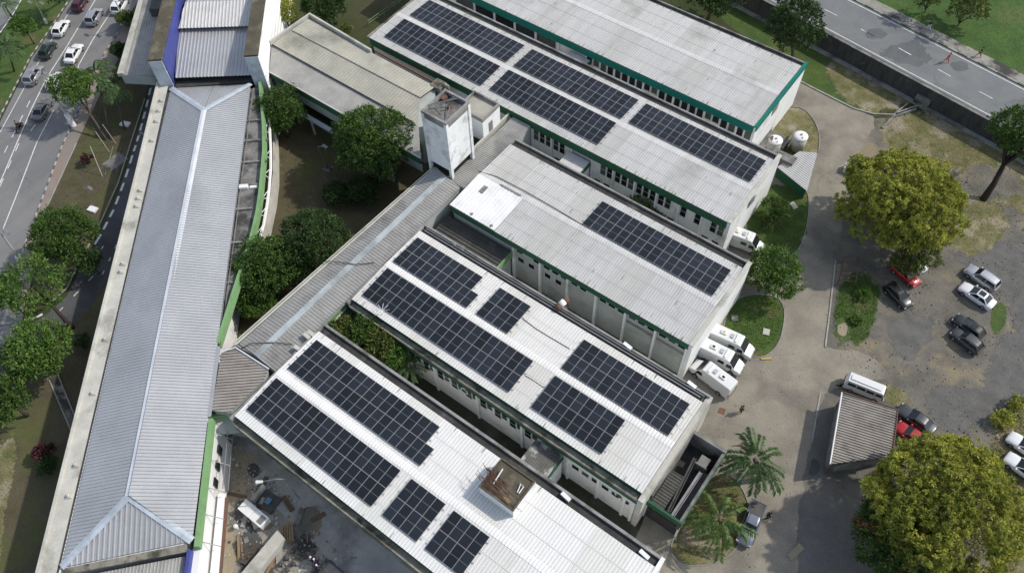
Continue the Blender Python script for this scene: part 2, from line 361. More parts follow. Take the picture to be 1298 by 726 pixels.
def strip(mb, pts, wd, z0, z1, mi=0, alt=None):     # a kerb or line along world points; alt=(length, other material) alternates
    P = [Vector((p[0], p[1])) for p in pts]; 
    if alt:
        D = [P[0]]
        for a, b in zip(P[:-1], P[1:]):
            k = max(1, round((b - a).length / alt[0])); D += [a.lerp(b, j / k) for j in range(1, k + 1)]
        P = D
    nn = []
    for i in range(len(P)):
        d = (P[min(i + 1, len(P) - 1)] - P[max(i - 1, 0)]).normalized(); nn.append(Vector((-d.y, d.x)) * wd / 2)
    for i in range(len(P) - 1):
        q = [P[i] - nn[i], P[i + 1] - nn[i + 1], P[i + 1] + nn[i + 1], P[i] + nn[i]]
        mi2 = mi if not alt else (mi if i % 2 == 0 else alt[1])
        mb.prism([(a.x, a.y) for a in q], z0, z1, mi2)
g = MB(); g.face([(-420, -160, 0), (260, -160, 0), (260, 420, 0), (-420, 420, 0)]); struct(g, 'ground', C['ground'])
# left: avenue, side street, verges
sheet('avenue_road', [(215, -190), (90, 0), (65, 38), (40, 74), (0, 155), (-60, 270), (-330, 760), (-190, 800), (-20, 480), (0, 448), (20, 425), (30, 400), (24, 350), (30, 315), (45, 275), (79, 185), (104, 130), (132, 69), (150, 42), (163, 20), (300, -190)], 'asphalt', 1)
sheet('side_street', [(205, 60), (188, 120), (170, 185), (150, 245), (125, 300), (100, 345), (85, 375), (60, 398), (33, 413), (10, 436), (-20, 470), (-60, 500), (-20, 500), (30, 455), (80, 420), (116, 388), (150, 330), (190, 240), (225, 130), (240, 60)], 'asphalt_dark', 2)
sheet('pavement', [(185, 10), (163, 20), (150, 42), (132, 69), (104, 130), (79, 185), (45, 275), (30, 315), (24, 350), (30, 390), (36, 372), (42, 322), (60, 262), (97, 182), (126, 122), (150, 75), (175, 30)], 'paving', 3)
sheet('median_grass', [(-80, 190), (-60, 120), (0, 45), (20, 15), (32, -8), (150, -190), (212, -190), (87, 0), (62, 38), (38, 72), (-3, 152), (-40, 225)], 'lawn', 2)
sheet('far_carriageway', [(-120, 150), (0, 43), (18, 14), (30, -8), (148, -190), (80, -190), (-200, 160)], 'asphalt', 1)
sheet('verge', [(150, 75), (126, 122), (97, 182), (60, 262), (42, 322), (36, 372), (60, 385), (85, 365), (100, 335), (125, 288), (150, 232), (168, 175), (184, 125), (196, 70), (185, 40), (165, 45)], 'mulch', 2, jit=.1)
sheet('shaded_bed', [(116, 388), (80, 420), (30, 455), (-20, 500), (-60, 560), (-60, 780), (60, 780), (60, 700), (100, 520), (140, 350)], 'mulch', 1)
soft('lawn_strip', [(-60, 600), (0, 560), (25, 540), (20, 600), (5, 660), (0, 740), (-60, 780)], 'drygrass', 2, jit=.3, sm=1)
sheet('footpath', [(62, 480), (74, 476), (97, 532), (90, 545)], 'courtslab', 3)
mk = MB()
def line(px, wd=.14, Z=.014, n=1):
    strip(mk, pix(px), wd, Z, Z + .004)
def dashes(a, b, n, frac, wd=.14, Z=.014):
    a = at(*a); b = at(*b)
    for i in range(n):
        p, q = a.lerp(b, i / n), a.lerp(b, (i + frac) / n); strip(mk, [(p.x, p.y), (q.x, q.y)], wd, Z, Z + .004)
line([(121, 0), (83, 62), (60, 98), (40, 138), (0, 232)], .16); line([(151, 0), (118, 50), (98, 86)], .16)
line([(98, 0), (62, 56), (36, 102), (0, 168)], .12)
line([(68, 140), (47, 180), (20, 250), (4, 290)], .15)
dashes((100, 85), (30, 178), 5, .4); dashes((38, 128), (0, 205), 4, .45); dashes((24, 182), (-6, 250), 3, .45)
line([(0, 42), (16, 19), (28, -2)], .2)
def kdash(a, b, n, frac=.5, wd=.28): dashes(a, b, n, frac, wd, .02)
struct(mk, 'road_marking', C['paint'])
kb = MB()
strip(kb, pix([(150, 42), (132, 69), (104, 130), (79, 185), (45, 275), (30, 315), (26, 345)]), .16, 0, .12, 0, (.8, 1))
strip(kb, pix([(212, -190), (88, 0), (63, 38), (39, 72), (-2, 152)]), .16, 0, .12, 0, (.8, 1))
struct(kb, 'painted_kerb', [C['kerb_white'], C['kerb_black']])
mk = MB()
for a, b in [((187, 118), (186, 122))]: pass
kp = [(191, 112), (184, 142), (176, 172), (168, 197), (157, 232), (144, 266), (128, 297), (115, 318), (104, 336)]
for i in range(len(kp) - 1):
    n = max(1, round((at(*kp[i]) - at(*kp[i + 1])).length / 2.6))
    dashes(kp[i], kp[i + 1], n, .6, .32, .016)
dashes((131, 312), (105, 352), 2, .3, .14, .02); dashes((148, 310), (124, 360), 3, .3, .14, .02); dashes((118, 350), (60, 410), 3, .3, .14, .02)
dashes((54, 398), (8, 422), 2, .6, .32, .02)
struct(mk, 'lane_marking', C['paint'])
kb = MB(); strip(kb, pix([(97, 182), (60, 262), (42, 322), (37, 370)]), .14, 0, .1); strip(kb, pix([(184, 125), (168, 175), (150, 232), (125, 288), (100, 335), (85, 365), (60, 388)]), .14, 0, .1)
strip(kb, pix([(62, 480), (90, 545)]), .12, 0, .12); strip(kb, pix([(74, 476), (97, 532)]), .12, 0, .12)
struct(kb, 'verge_kerb', C['kerb'])
# inner courts
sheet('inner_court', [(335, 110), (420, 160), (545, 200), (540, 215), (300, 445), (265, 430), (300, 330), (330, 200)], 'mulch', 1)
sheet('service_court', [(250, 505), (300, 520), (560, 735), (700, 900), (650, 1000), (120, 1000), (215, 640)], 'courtslab', 1)
sheet('service_lane', [(296, 570), (318, 560), (420, 640), (500, 705), (720, 900), (600, 920), (400, 690), (345, 640)], 'lane', 2, jit=.1)
soft('sandy_strip', [(262, 660), (300, 655), (298, 690), (300, 760), (225, 780), (240, 700)], 'sandpath', 2, jit=.15, sm=1)
soft('cracked_paving', [(283, 578), (300, 560), (330, 575), (318, 620), (308, 650), (285, 655), (275, 620)], 'sandpath', 3, jit=.25)
for i, pl in enumerate([[(296, 640), (303, 628), (316, 640), (312, 660), (296, 668)], [(310, 590), (325, 585), (332, 602), (318, 606)], [(322, 612), (350, 628), (352, 640), (330, 628)], [(303, 672), (330, 670), (338, 690), (318, 712), (300, 700)]]):
    soft('wet_stain', pl, 'asphalt_dark', 4 + i, jit=.2)
soft('pale_slab', [(380, 640), (405, 640), (412, 665), (395, 690), (372, 668)], 'gravel', 3, jit=.2, sm=1)
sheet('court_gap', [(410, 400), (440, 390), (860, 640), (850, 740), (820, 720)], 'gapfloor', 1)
# right: access road, parking, lawns
sheet('parking_ground', [(1105, 150), (1180, 150), (1300, 190), (1400, 250), (1500, 820), (1000, 820), (1020, 620), (1036, 520), (1050, 400), (1066, 270), (1083, 205)], 'gravel', 1, jit=.1)
sheet('access_road', [(940, 130), (998, 98), (1018, 103), (1060, 126), (1107, 148), (1109, 162), (1096, 183), (1084, 206), (1068, 270), (1059, 330), (1051, 400), (1047, 440), (1090, 446), (1112, 458), (1130, 475), (1095, 480), (1060, 492), (1045, 500), (1036, 530), (1031, 560), (1020, 620), (1012, 700), (1005, 800), (780, 800), (800, 700), (850, 560), (860, 470), (900, 380), (930, 280), (960, 190)], 'concrete_road', 2, jit=.12)
sheet('lower_road', [(1031, 560), (1045, 500), (1056, 520), (1050, 600), (1075, 640), (1085, 740), (1080, 800), (1005, 800), (1012, 700), (1020, 620)], 'asphalt_shade_tone', 3, jit=.2)  # tree shade is put into the darker asphalt tone of this sheet
def island(name, pts, mat, lv, kerb=True, sm=2):
    (sheet if kerb else soft)(name, pts, mat, lv, jit=.08 if kerb else .3, sm=sm)
    if kerb:
        kb = MB(); P = smooth_poly(pix(pts), sm); strip(kb, P + [P[0]], .12, 0, .1); struct(kb, 'lawn_kerb', C['parapet_top'])
island('corner_lawn', [(940, 290), (965, 230), (1020, 240), (1026, 250), (1024, 285), (1012, 322), (985, 330), (955, 322)], 'lawn', 4)
island('tank_bed', [(978, 150), (1000, 135), (1020, 138), (1036, 158), (1040, 182), (1034, 205), (1010, 215), (980, 205)], 'drygrass', 4)
island('van_lawn', [(920, 400), (935, 375), (975, 372), (996, 385), (992, 425), (980, 446), (962, 455), (940, 445), (915, 425)], 'lawn', 4)
island('palm_bed', [(845, 690), (900, 600), (930, 600), (952, 640), (944, 680), (925, 705), (895, 717), (860, 716)], 'drygrass', 4)
sheet('bank_lawn', [(860, -60), (880, -20), (920, 30), (980, 70), (1005, 100), (1018, 103), (1060, 126), (1107, 148), (1150, 132), (1170, 128), (1100, 90), (1040, 58), (980, 20), (900, -40)], 'lawn', 2)
soft('bank_dry', [(1040, 85), (1060, 72), (1090, 92), (1160, 130), (1150, 140), (1107, 148), (1085, 138), (1060, 120)], 'drygrass', 3, jit=.4, sm=2)
soft('dry_ground', [(1107, 152), (1150, 134), (1190, 145), (1250, 172), (1245, 215), (1190, 235), (1150, 225), (1120, 195)], 'drygrass', 3, jit=.5)
soft('dry_ground', [(1220, 165), (1300, 195), (1400, 250), (1380, 310), (1298, 275), (1240, 250), (1215, 200)], 'drygrass', 5, jit=.5)
soft('dry_ground', [(1200, 240), (1250, 245), (1290, 280), (1250, 325), (1215, 330), (1190, 290)], 'drygrass', 6, jit=.5)
soft('gravel_patch', [(1220, 210), (1260, 205), (1300, 225), (1300, 250), (1250, 255), (1225, 240)], 'gravel', 8, jit=.5, sm=2)
island('weedy_lawn', [(1062, 358), (1085, 340), (1112, 352), (1118, 375), (1110, 405), (1100, 436), (1075, 440), (1052, 430)], 'lawn', 4, kerb=False)
soft('bare_patch', [(1062, 410), (1072, 407), (1076, 418), (1070, 428), (1060, 422)], 'sandpath', 6, jit=.2, sm=1)
soft('asphalt_patch', [(1126, 405), (1160, 392), (1188, 402), (1182, 430), (1165, 445), (1150, 470), (1135, 450), (1122, 425)], 'gravel_dark', 3, jit=.35, sm=1)
soft('asphalt_strip', [(1172, 492), (1210, 488), (1250, 492), (1270, 515), (1235, 548), (1200, 560), (1172, 520)], 'gravel_dark', 3, jit=.35)
soft('asphalt_strip', [(1240, 500), (1258, 440), (1290, 400), (1320, 430), (1315, 485), (1280, 520), (1250, 530)], 'gravel_dark', 5, jit=.35)
soft('asphalt_strip', [(1280, 420), (1275, 385), (1300, 340), (1360, 320), (1380, 400), (1330, 470)], 'gravel_dark', 6, jit=.35)
soft('track_patch', [(1210, 300), (1298, 300), (1330, 360), (1280, 390), (1262, 350), (1200, 330)], 'gravel_dark', 4, jit=.4, sm=1)
soft('weeds', [(1258, 385), (1275, 380), (1278, 410), (1262, 430), (1254, 415)], 'lawn', 4, jit=.4, sm=1)
soft('side_grass', [(1262, 520), (1300, 490), (1400, 520), (1400, 800), (1230, 800), (1240, 600)], 'drygrass', 4, jit=.5, sm=1)
soft('shed_apron', [(1046, 490), (1075, 485), (1100, 500), (1150, 520), (1160, 505), (1135, 488), (1095, 478)], 'drygrass', 4, jit=.3, sm=1)
soft('pothole', [(1026, 585), (1036, 580), (1042, 592), (1035, 603), (1024, 602)], 'asphalt_dark', 5, jit=.2, sm=1)
sheet('manhole', [(912, 516), (920, 518), (918, 526), (909, 523)], 'rust', 5)
kb = MB(); strip(kb, pix([(1013, 103), (1040, 117), (1082, 138), (1107, 145), (1133, 146), (1150, 132)]), .22, 0, .16)
strip(kb, pix([(1059, 330), (1051, 400), (1046, 440)]), .18, 0, .12); strip(kb, pix([(1040, 498), (1034, 530), (1029, 560)]), .18, 0, .08)
struct(kb, 'road_kerb', C['kerb'])
# upper road behind the retaining wall: a terrace 2.9 m above the yard
ZT = 2.9
wl = [(-420, 172.0), (-60, 115.3), (-24.6, 110.4), (5.2, 105.8), (60, 97.4), (260, 66)]
def off(d): return [(x + d * .152, y + d * .988) for x, y in wl]
def band(name, d0, d1, mat, z):
    mb = MB(); a, b = off(d0), off(d1)
    for i in range(len(a) - 1): mb.face([(*a[i], z), (*a[i + 1], z), (*b[i + 1], z), (*b[i], z)])
    return struct(mb, name, C[mat])
band('terrace_ground', 0, 260, 'lawn_far', ZT - .01)
band('upper_road', .5, 9.6, 'asphalt_road', ZT); band('upper_pavement', 9.9, 12.0, 'courtslab', ZT + .05); band('park_grass', 12.0, 36, 'lawn_far', ZT + .03)
band('park_road', 30.5, 60, 'asphalt_dark', ZT + .06)
kb = MB(); strip(kb, off(9.75), .25, ZT, ZT + .14, 0, (1.6, 1)); struct(kb, 'road_edge_kerb', [C['kerb'], C['kerb_black']])
mk = MB(); strip(mk, off(.95), .14, ZT + .004, ZT + .008); strip(mk, off(9.1), .14, ZT + .004, ZT + .008); strip(mk, off(31.6), .2, ZT + .064, ZT + .07)
for a, b in [((1045, 12), (1061, 20)), ((1091, 37), (1107, 46)), ((1139, 61), (1155, 70)), ((1189, 88), (1205, 97)), ((1241, 116), (1258, 125)), ((1000, -12), (1015, -4))]:
    strip(mk, pix([a, b], ZT), .13, ZT + .004, ZT + .008)
struct(mk, 'upper_road_marking', C['paint'])
for i, pl in enumerate([[(1120, 60), (1165, 48), (1185, 70), (1175, 88), (1135, 80), (1110, 68)], [(1093, 38), (1120, 35), (1128, 48), (1100, 52)], [(1200, 80), (1225, 76), (1230, 90), (1210, 92)]]):
    soft('tar_stain', pl, 'tar', 1 + i, Z=ZT, jit=.4, sm=1)
"""retaining wall is a thing below"""
def scatter(name, pts, n, size, mats, label, Z=.02, kind='stuff', cat='grass'):
    P = np.array(smooth_poly(pix(pts), 1)); lo, hi = P.min(0), P.max(0); q = rng.uniform(lo, hi, (n * 3, 2))
    ins = np.zeros(len(q), bool); j = len(P) - 1
    for i in range(len(P)):
        c = ((P[i, 1] > q[:, 1]) != (P[j, 1] > q[:, 1])) & (q[:, 0] < (P[j, 0] - P[i, 0]) * (q[:, 1] - P[i, 1]) / (P[j, 1] - P[i, 1] + 1e-12) + P[i, 0])
        ins ^= c; j = i
    q = q[ins][:n]
    c = np.stack([q[:, 0], q[:, 1], np.full(len(q), Z)], 1)
    d = rng.normal(0, .6, (len(q), 3)); d[:, 2] = rng.uniform(.3, 1., len(q))
    o = leafmesh(name, c, d, size, mats, rng.uniform(0, 1, len(q)), .35); return tag(o, label, cat, None, kind)
def leafmesh(name, P, D, size, mat, tint, asp=.45, parent=None):
    """rhombic leaves: base P, direction D (n,3), length size"""
    n = len(P); D = D / np.linalg.norm(D, axis=1, keepdims=True); L = size * rng.uniform(.6, 1.25, (n, 1))
    rv = rng.normal(0, 1, (n, 3)); S = np.cross(D, rv); S /= np.linalg.norm(S, axis=1, keepdims=True) + 1e-9
    mid = P + D * L * .55; S = S * L * asp * .5
    tip = P + D * L; tip[:, 2] -= L[:, 0] * .12
    V = np.stack([P, mid + S, tip, mid - S], 1).reshape(-1, 3)
    off_ = WL.get(parent.name, Vector((0, 0, 0))) if parent else Vector((0, 0, 0))
    V = V - np.array(off_)
    me = bpy.data.meshes.new(name); me.vertices.add(4 * n); me.vertices.foreach_set('co', V.ravel().astype(np.float32))
    me.loops.add(4 * n); me.loops.foreach_set('vertex_index', np.arange(4 * n, dtype=np.int32))
    me.polygons.add(n); me.polygons.foreach_set('loop_start', np.arange(0, 4 * n, 4, dtype=np.int32)); me.polygons.foreach_set('loop_total', np.full(n, 4, dtype=np.int32))
    me.update(calc_edges=True); me.validate()
    at_ = me.attributes.new('tint', 'FLOAT', 'FACE'); at_.data.foreach_set('value', np.clip(tint, 0, 1).astype(np.float32))
    me.materials.append(mat); o = bpy.data.objects.new(name, me); col.objects.link(o)
    if parent: o.parent = parent
    WL[o.name] = off_; return o
def stones(name, pts, n, lo, hi, mats, label):
    P = pix(pts); x0, x1 = min(p[0] for p in P), max(p[0] for p in P); y0, y1 = min(p[1] for p in P), max(p[1] for p in P); m = MB(); c = 0
    while c < n:
        x, y = random.uniform(x0, x1), random.uniform(y0, y1); ins = False; j = len(P) - 1
        for i in range(len(P)):
            if (P[i][1] > y) != (P[j][1] > y) and x < (P[j][0] - P[i][0]) * (y - P[i][1]) / (P[j][1] - P[i][1]) + P[i][0]: ins = not ins
            j = i
        if not ins or math.sin(x * .55 + 1.3 * math.sin(y * .4)) + math.sin(y * .6 + x * .2) < random.uniform(-1.6, 1.2): c += .25; continue
        r = lo + (hi - lo) * random.random() ** 3; k = len(m.v); an = random.uniform(0, 6); a = [(math.cos(an + q * 1.5708) * r * random.uniform(.6, 1.2), math.sin(an + q * 1.5708) * r * random.uniform(.6, 1.2)) for q in range(4)]
        m.v += [(x + q[0], y + q[1], .015) for q in a] + [(x, y, .02 + r * .7)]; mi = random.randrange(len(mats))
        for q in range(4): m.f.append((k + q, k + (q + 1) % 4, k + 4)); m.m.append(mi)
        c += 1
    return tag(m.build(name, mats), label, 'stones', None, 'stuff')
stones('loose_stones', [(1050, 445), (1105, 250), (1180, 180), (1298, 220), (1298, 726), (1210, 640), (1130, 500)], 4200, .04, .17, [C['kerb'], C['gravel'], C['slab'], C['stone_wall']], 'loose stones and litter scattered over the gravel parking yard')
stones('loose_stones', [(1000, 110), (1100, 150), (1060, 330), (1045, 500), (1010, 720), (860, 720), (900, 540), (985, 430), (1030, 250)], 1300, .03, .12, [C['kerb'], C['slab'], C['courtslab']], 'small stones and leaf specks lying on the concrete access road')
stones('loose_rubble', [(262, 560), (300, 560), (400, 640), (470, 726), (240, 726)], 1500, .05, .25, [C['kerb'], C['ledge_light'], C['slab'], C['ledge_light'], C['wood']], 'small rubble and litter strewn over the stained service court')
stones('loose_litter', [(340, 190), (420, 190), (440, 260), (350, 270)], 150, .04, .14, [C['kerb'], C['slab']], 'pale litter specks on the shaded leafy court floor')
def scatter_clumps(name, pts, n, size, mats, label):
    o = scatter(name, pts, n * 3, size, mats, label, .01); return o
scatter('grass_tufts', [(1062, 358), (1085, 340), (1112, 352), (1116, 375), (1108, 405), (1098, 434), (1078, 436), (1080, 410), (1062, 400), (1054, 425)], 3800, .2, C['blade'], 'tall green weeds growing beside the access road', .01)
scatter('grass_tufts', [(920, 400), (940, 378), (975, 375), (993, 390), (988, 425), (960, 450), (940, 442), (917, 422)], 2600, .2, C['blade'], 'green lawn beside the parked ambulance vans', .01)
scatter('grass_tufts', [(945, 290), (967, 235), (1015, 242), (1022, 285), (1010, 320), (960, 318)], 2400, .2, C['blade'], 'lawn at the corner of the building end', .01)
scatter('grass_tufts', [(100, 185), (130, 130), (165, 150), (150, 225), (120, 285), (62, 330), (48, 310), (62, 262)], 2200, .2, C['blade'], 'thin green grass on the roadside verge', .01)
scatter('grass_tufts', [(345, 185), (430, 185), (450, 250), (380, 275), (350, 262)], 1500, .2, C['blade'], 'patchy undergrowth on the leafy court floor', .01)
scatter('dry_tufts', [(1265, 520), (1300, 495), (1300, 726), (1245, 720), (1248, 600)], 4200, .24, C['blade_dry'], 'dry yellowish grass along the parking edge', .01)
scatter('dry_tufts', [(1112, 152), (1150, 136), (1190, 148), (1290, 195), (1290, 275), (1240, 310), (1215, 300), (1160, 240)], 5200, .17, C['blade_dry'], 'dry patchy grass between upper wall and parking', .01)
scatter('grass_tufts', [(848, 690), (900, 604), (930, 604), (948, 640), (940, 680), (920, 702), (880, 714)], 900, .25, C['blade_dry'], 'rough grass around the two palms', .01)

# ------------------------------------------------------------------ corrugated sheets
def trange(poly, s):
    lo, hi = None, None; n = len(poly)
    for i in range(n):
        a, b = poly[i], poly[(i + 1) % n]
        if (a[0] - s) * (b[0] - s) <= 1e-12:
            ts = [a[1], b[1]] if abs(a[0] - b[0]) < 1e-9 else [a[1] + (b[1] - a[1]) * (s - a[0]) / (b[0] - a[0])]
            for t in ts: lo = t if lo is None else min(lo, t); hi = t if hi is None else max(hi, t)
    return lo, hi
def corr(mb, O, S, T, poly, pitch=.27, h=.045, wv=.45, mi=0, rib_shade=None, vary=None):
    """ribbed sheet: ribs run along T, repeat along S; poly = convex outline in (s,t) metres"""
    O, S, T = Vector(O), Vector(S).normalized(), Vector(T).normalized(); Nn = S.cross(T)
    if Nn.z < 0: Nn = -Nn
    s0 = min(p[0] for p in poly); s1 = max(p[0] for p in poly); ss = []
    k = 0; a = pitch * (1 - wv) * .5; b = pitch * (.5 - .5 * wv) * .0
    while s0 + k * pitch < s1:
        q = s0 + k * pitch; ss += [(q, 0), (q + pitch * (1 - wv), 0), (q + pitch * (1 - wv * .7), h), (q + pitch * (1 - wv * .3), h)]; k += 1
    ss = [x for x in ss if x[0] < s1] + [(s1, 0)]
    for p in poly:
        if s0 < p[0] < s1 and all(abs(p[0] - x[0]) > 1e-4 for x in ss): ss.append((p[0], 0))
    ss.sort()
    prev = None; ph = 0
    for s, hh in ss:
        s_ = min(max(s, s0 + 1e-6), s1 - 1e-6); lo, hi = trange(poly, s_)
        if lo is None: continue
        P0 = O + S * s + T * lo + Nn * hh; P1 = O + S * s + T * hi + Nn * hh
        n = len(mb.v); mb.v += [tuple(P0), tuple(P1)]
        if prev is not None: mb.f.append((prev, n, n + 1, prev + 1)); mb.m.append((mi if vary is None or (int(s / (pitch * 3)) * 7919 + int(abs(O.x + O.y) * 13)) % 11 > 3 else vary) if rib_shade is None or abs(hh - ph) < h * .5 or hh > ph else rib_shade)
        prev = n; ph = hh
def corr_pts(mb, pts, sdir, pitch=.27, h=.045, wv=.45, mi=0, rib_shade=None):
    """ribbed sheet over a planar convex outline given as 3-D points; ribs repeat along sdir"""
    P = [Vector(p) for p in pts]; Nn = (P[1] - P[0]).cross(P[2] - P[0]).normalized()
    S = Vector(sdir); S = (S - Nn * S.dot(Nn)).normalized(); T = Nn.cross(S).normalized()
    corr(mb, P[0], S, T, [((p - P[0]).dot(S), (p - P[0]).dot(T)) for p in P], pitch, h, wv, mi, rib_shade)
TANS = math.tan(R_(2.3))
def darker_copy(k, f, suf='_seam'):
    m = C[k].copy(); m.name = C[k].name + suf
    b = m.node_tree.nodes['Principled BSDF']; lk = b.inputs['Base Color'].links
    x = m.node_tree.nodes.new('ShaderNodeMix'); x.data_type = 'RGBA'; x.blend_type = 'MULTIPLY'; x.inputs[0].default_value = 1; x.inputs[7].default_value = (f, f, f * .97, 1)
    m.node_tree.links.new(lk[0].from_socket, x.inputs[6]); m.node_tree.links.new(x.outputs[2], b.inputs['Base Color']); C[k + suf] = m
for k_, f_ in (('roof_white', .5), ('roof_cream', .5), ('roof_grey', .5), ('metal_hall', .68), ('roof_spine', .4), ('roof_tile', .4)): darker_copy(k_, f_)  # these darker copies paint shade onto one flank of each rib
for k_ in ('roof_white', 'roof_cream', 'roof_grey'): darker_copy(k_, .9, '_tone')
def gable(parent, x0, x1, y0, y1, zr, mat, pitch=.27, h=.05, capmat=None, capw=.42, grime=1.2):
    yr = (y0 + y1) / 2; hw = (y1 - y0) / 2; ze = zr - hw * TANS; L = math.hypot(hw, hw * TANS)
    for nm, O, T in (('roof', (x0, y0, ze), (0, hw, zr - ze)), ('roof', (x0, y1, ze), (0, -hw, zr - ze))):
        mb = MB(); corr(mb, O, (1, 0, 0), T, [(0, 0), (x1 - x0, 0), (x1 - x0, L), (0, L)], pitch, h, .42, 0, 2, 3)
        for fr in (.31, .66):
            A_ = Vector(O) + Vector(T) * fr; Q = Vector(T).normalized() * .06; mb.face([A_ + Vector((0, 0, h + .006)), A_ + Vector((x1 - x0, 0, h + .006)), A_ + Q + Vector((x1 - x0, 0, h + .006)), A_ + Q + Vector((0, 0, h + .006))], 3)
        O_v, T_v = Vector(O), Vector(T).normalized(); Nn = Vector((0, -T_v.z * (1 if T_v.y > 0 else -1), abs(T_v.y)))
        for q in range(int((x1 - x0) * grime)):
            a = random.uniform(.2, x1 - x0 - .4); b = random.choice((0, 0, 0, .0, random.uniform(0, L * .8))); wd = random.uniform(.04, .12); ln = random.uniform(.15, .75) * (1.5 if random.random() < .1 else 1)
            A_ = O_v + Vector((a, 0, 0)) + T_v * b + Nn * (h + .008); mb.face([A_, A_ + Vector((wd, 0, 0)), A_ + Vector((wd * .7, 0, 0)) + T_v * ln, A_ + Vector((wd * .2, 0, 0)) + T_v * ln * .9], 1)
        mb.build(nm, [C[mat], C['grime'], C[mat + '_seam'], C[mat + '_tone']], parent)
    mb = MB(); zc = zr + h + .012; d = capw * TANS
    for sg in (-1, 1):
        corr(mb, (x0, yr, zc - .045), (1, 0, 0), (0, sg * capw, -d), [(0, 0), (x1 - x0, 0), (x1 - x0, capw), (0, capw)], pitch, h)
    mb.build('ridge_cap', C[capmat or mat], parent)
    return yr, ze
def window(parent, x0, x1, y, z0, z1, bars=1, fr=.07, hb=0):
    m = MB(); m.box(x0, x1, y - .05, y - .003, z0, z0 + fr); m.box(x0, x1, y - .05, y - .003, z1 - fr, z1)
    for i in range(bars + 1):
        xx = x0 + (x1 - x0 - fr) * i / max(bars, 1); m.box(xx, xx + fr, y - .048, y - .004, z0 + fr, z1 - fr)
    for i in range(hb): zz = z0 + (z1 - z0) * (i + 1) / (hb + 1); m.box(x0, x1, y - .046, y - .005, zz - .025, zz + .025)
    wn = m.build('window', C['mullion'], parent); p = MB(); p.box(x0 + .02, x1 - .02, y - .03, y - .006, z0 + .02, z1 - .02); p.build('pane', C[random.choice(('glass', 'glass', 'glass', 'glass_blind', 'glass_grey'))], wn)
def wing_building(name, label, x0, x1, y0, y1, zr, roof, pitch, band, bandmat, bandz, gut=(.9, .3), near_ledge=0., end='parapet', capmat=None, grime=1.2, wmat='wall', far_par=7.85, flush=0.):
    t = thing(name, label, 'building', (x0, y0, 0))
    yr, ze = gable(t, x0, x1, y0, y1, zr, roof, pitch, .06, capmat, grime=grime)
    m = MB(); m.box(x0 + .15, x1 - .05, y0 + .35 - flush, y1 + gut[0] + gut[1] - .05, 0, min(ze - .45, bandz[1] - .16 if near_ledge else 99)); m.build('wall', C[wmat], t)
    m = MB(); m.box(x0, x1, y0 + .02, y0 + .345, bandz[0], ze - .1); m.build('fascia', C[bandmat], t)
    if near_ledge:
        m = MB(); m.box(x0 + .1, x1, y0 - near_ledge, y0 - .02, bandz[1] - .15, bandz[1]); m.box(x0 + .1, x1, y0 - near_ledge, y0 - near_ledge + .16, bandz[1] + .003, bandz[1] + .18)
        m.build('gutter_ledge', C['ledge'], t)
        m = MB(); m.box(x0 + .1, x1, y0 - near_ledge + .05, y0 - near_ledge + .347, bandz[0], bandz[1] - .153); m.build('fascia_soffit', C[bandmat], t)
    m = MB(); m.box(x0, x1, y1 + .003, y1 + gut[0], ze - .447, ze - .3); m.build('gutter', C['gutter'], t)
    m = MB(); m.box(x0, x1 + .3, y1 + gut[0] + .003, y1 + gut[0] + gut[1], ze - .9, far_par); m.build('parapet', C['parapet_top'], t)
    return t, ze
def endwall(t, x, y0, y1, z1, coping='ledge_light', wd=.55, wallmat='wall', stripmat=None):
    m = MB(); m.box(x - .045, x + wd - .1, y0 + .1, y1, 0, z1 - .12); m.build('end_wall', C[wallmat], t)
    m = MB(); m.box(x + .02, x + wd, y0 - .02, y1 + .02, z1 - .117, z1 + .05); m.build('coping', C[coping], t)
    if stripmat:
        m = MB(); m.box(x + wd - .097, x + wd + .03, y0 - .02, y1 + .02, z1 - .75, z1 - .12); m.build('end_fascia', C[stripmat], t)

# --- block A: front array building
tA, zeA = wing_building('flat_roofed_block', 'long white roofed block with a concrete tank on its roof, nearest the stained service court', -47.3, -3.0, 11.1, 24.0, 8.08, 'roof_white', .36, 1., 'band_green', (6.1, 7.15), near_ledge=.75, capmat='roof_white', grime=.25)
m = MB(); m.box(-3.0 + .003, -2.6, 10.4, 25.2, 0, 7.9); m.build('end_wall', C['wall'], tA)
m = MB(); m.box(-47.65, -47.303, 10.6, 24.6, 6.9, 7.75); m.build('verge_flashing', C['parapet_top'], tA)
for x in np.arange(-44, -5, 3.2): window(tA, x, x + 1.8, 11.45, 3.9, 5.6, 3)
# --- block M
tM, zeM = wing_building('flat_roofed_block', 'long white roofed block between the tank topped roof and the plain grey walled block', -47.2, -7.8, 29.4, 41.7, 8.08, 'roof_cream', .36, 1., 'band_green', (6.1, 7.15), gut=(.95, .25), near_ledge=.75, capmat='roof_cream', grime=.35, flush=.75)
m = MB(); m.box(-7.797, -7.2, 28.7, 43.0, 0, 7.55); m.build('end_wall', C['ledge_light'], tM)
m = MB(); m.tube([(-46.8, 42.1, 7.75), (-8.3, 42.1, 7.75)], .09); m.tube([(-46.8, 42.42, 7.85), (-8.0, 42.42, 7.85), (-8.0, 38.2, 7.85)], .07); m.build('pipe', C['steel'], tM)
m = MB(); m.box(-47.55, -47.203, 28.8, 42.8, 6.9, 7.75); m.build('verge_flashing', C['parapet_top'], tM)
for x in np.arange(-40.5, -21.5, 2.05):
    window(tM, x, x + .95, 28.99, 3.6, 5.5, 1, hb=1); window(tM, x + 1.0, x + 1.8, 28.99, 4.2, 5.5, 1, hb=1)
for x in np.arange(-15.8, -9.4, 1.25): window(tM, x, x + .95, 28.99, 3.7, 4.7, 1)
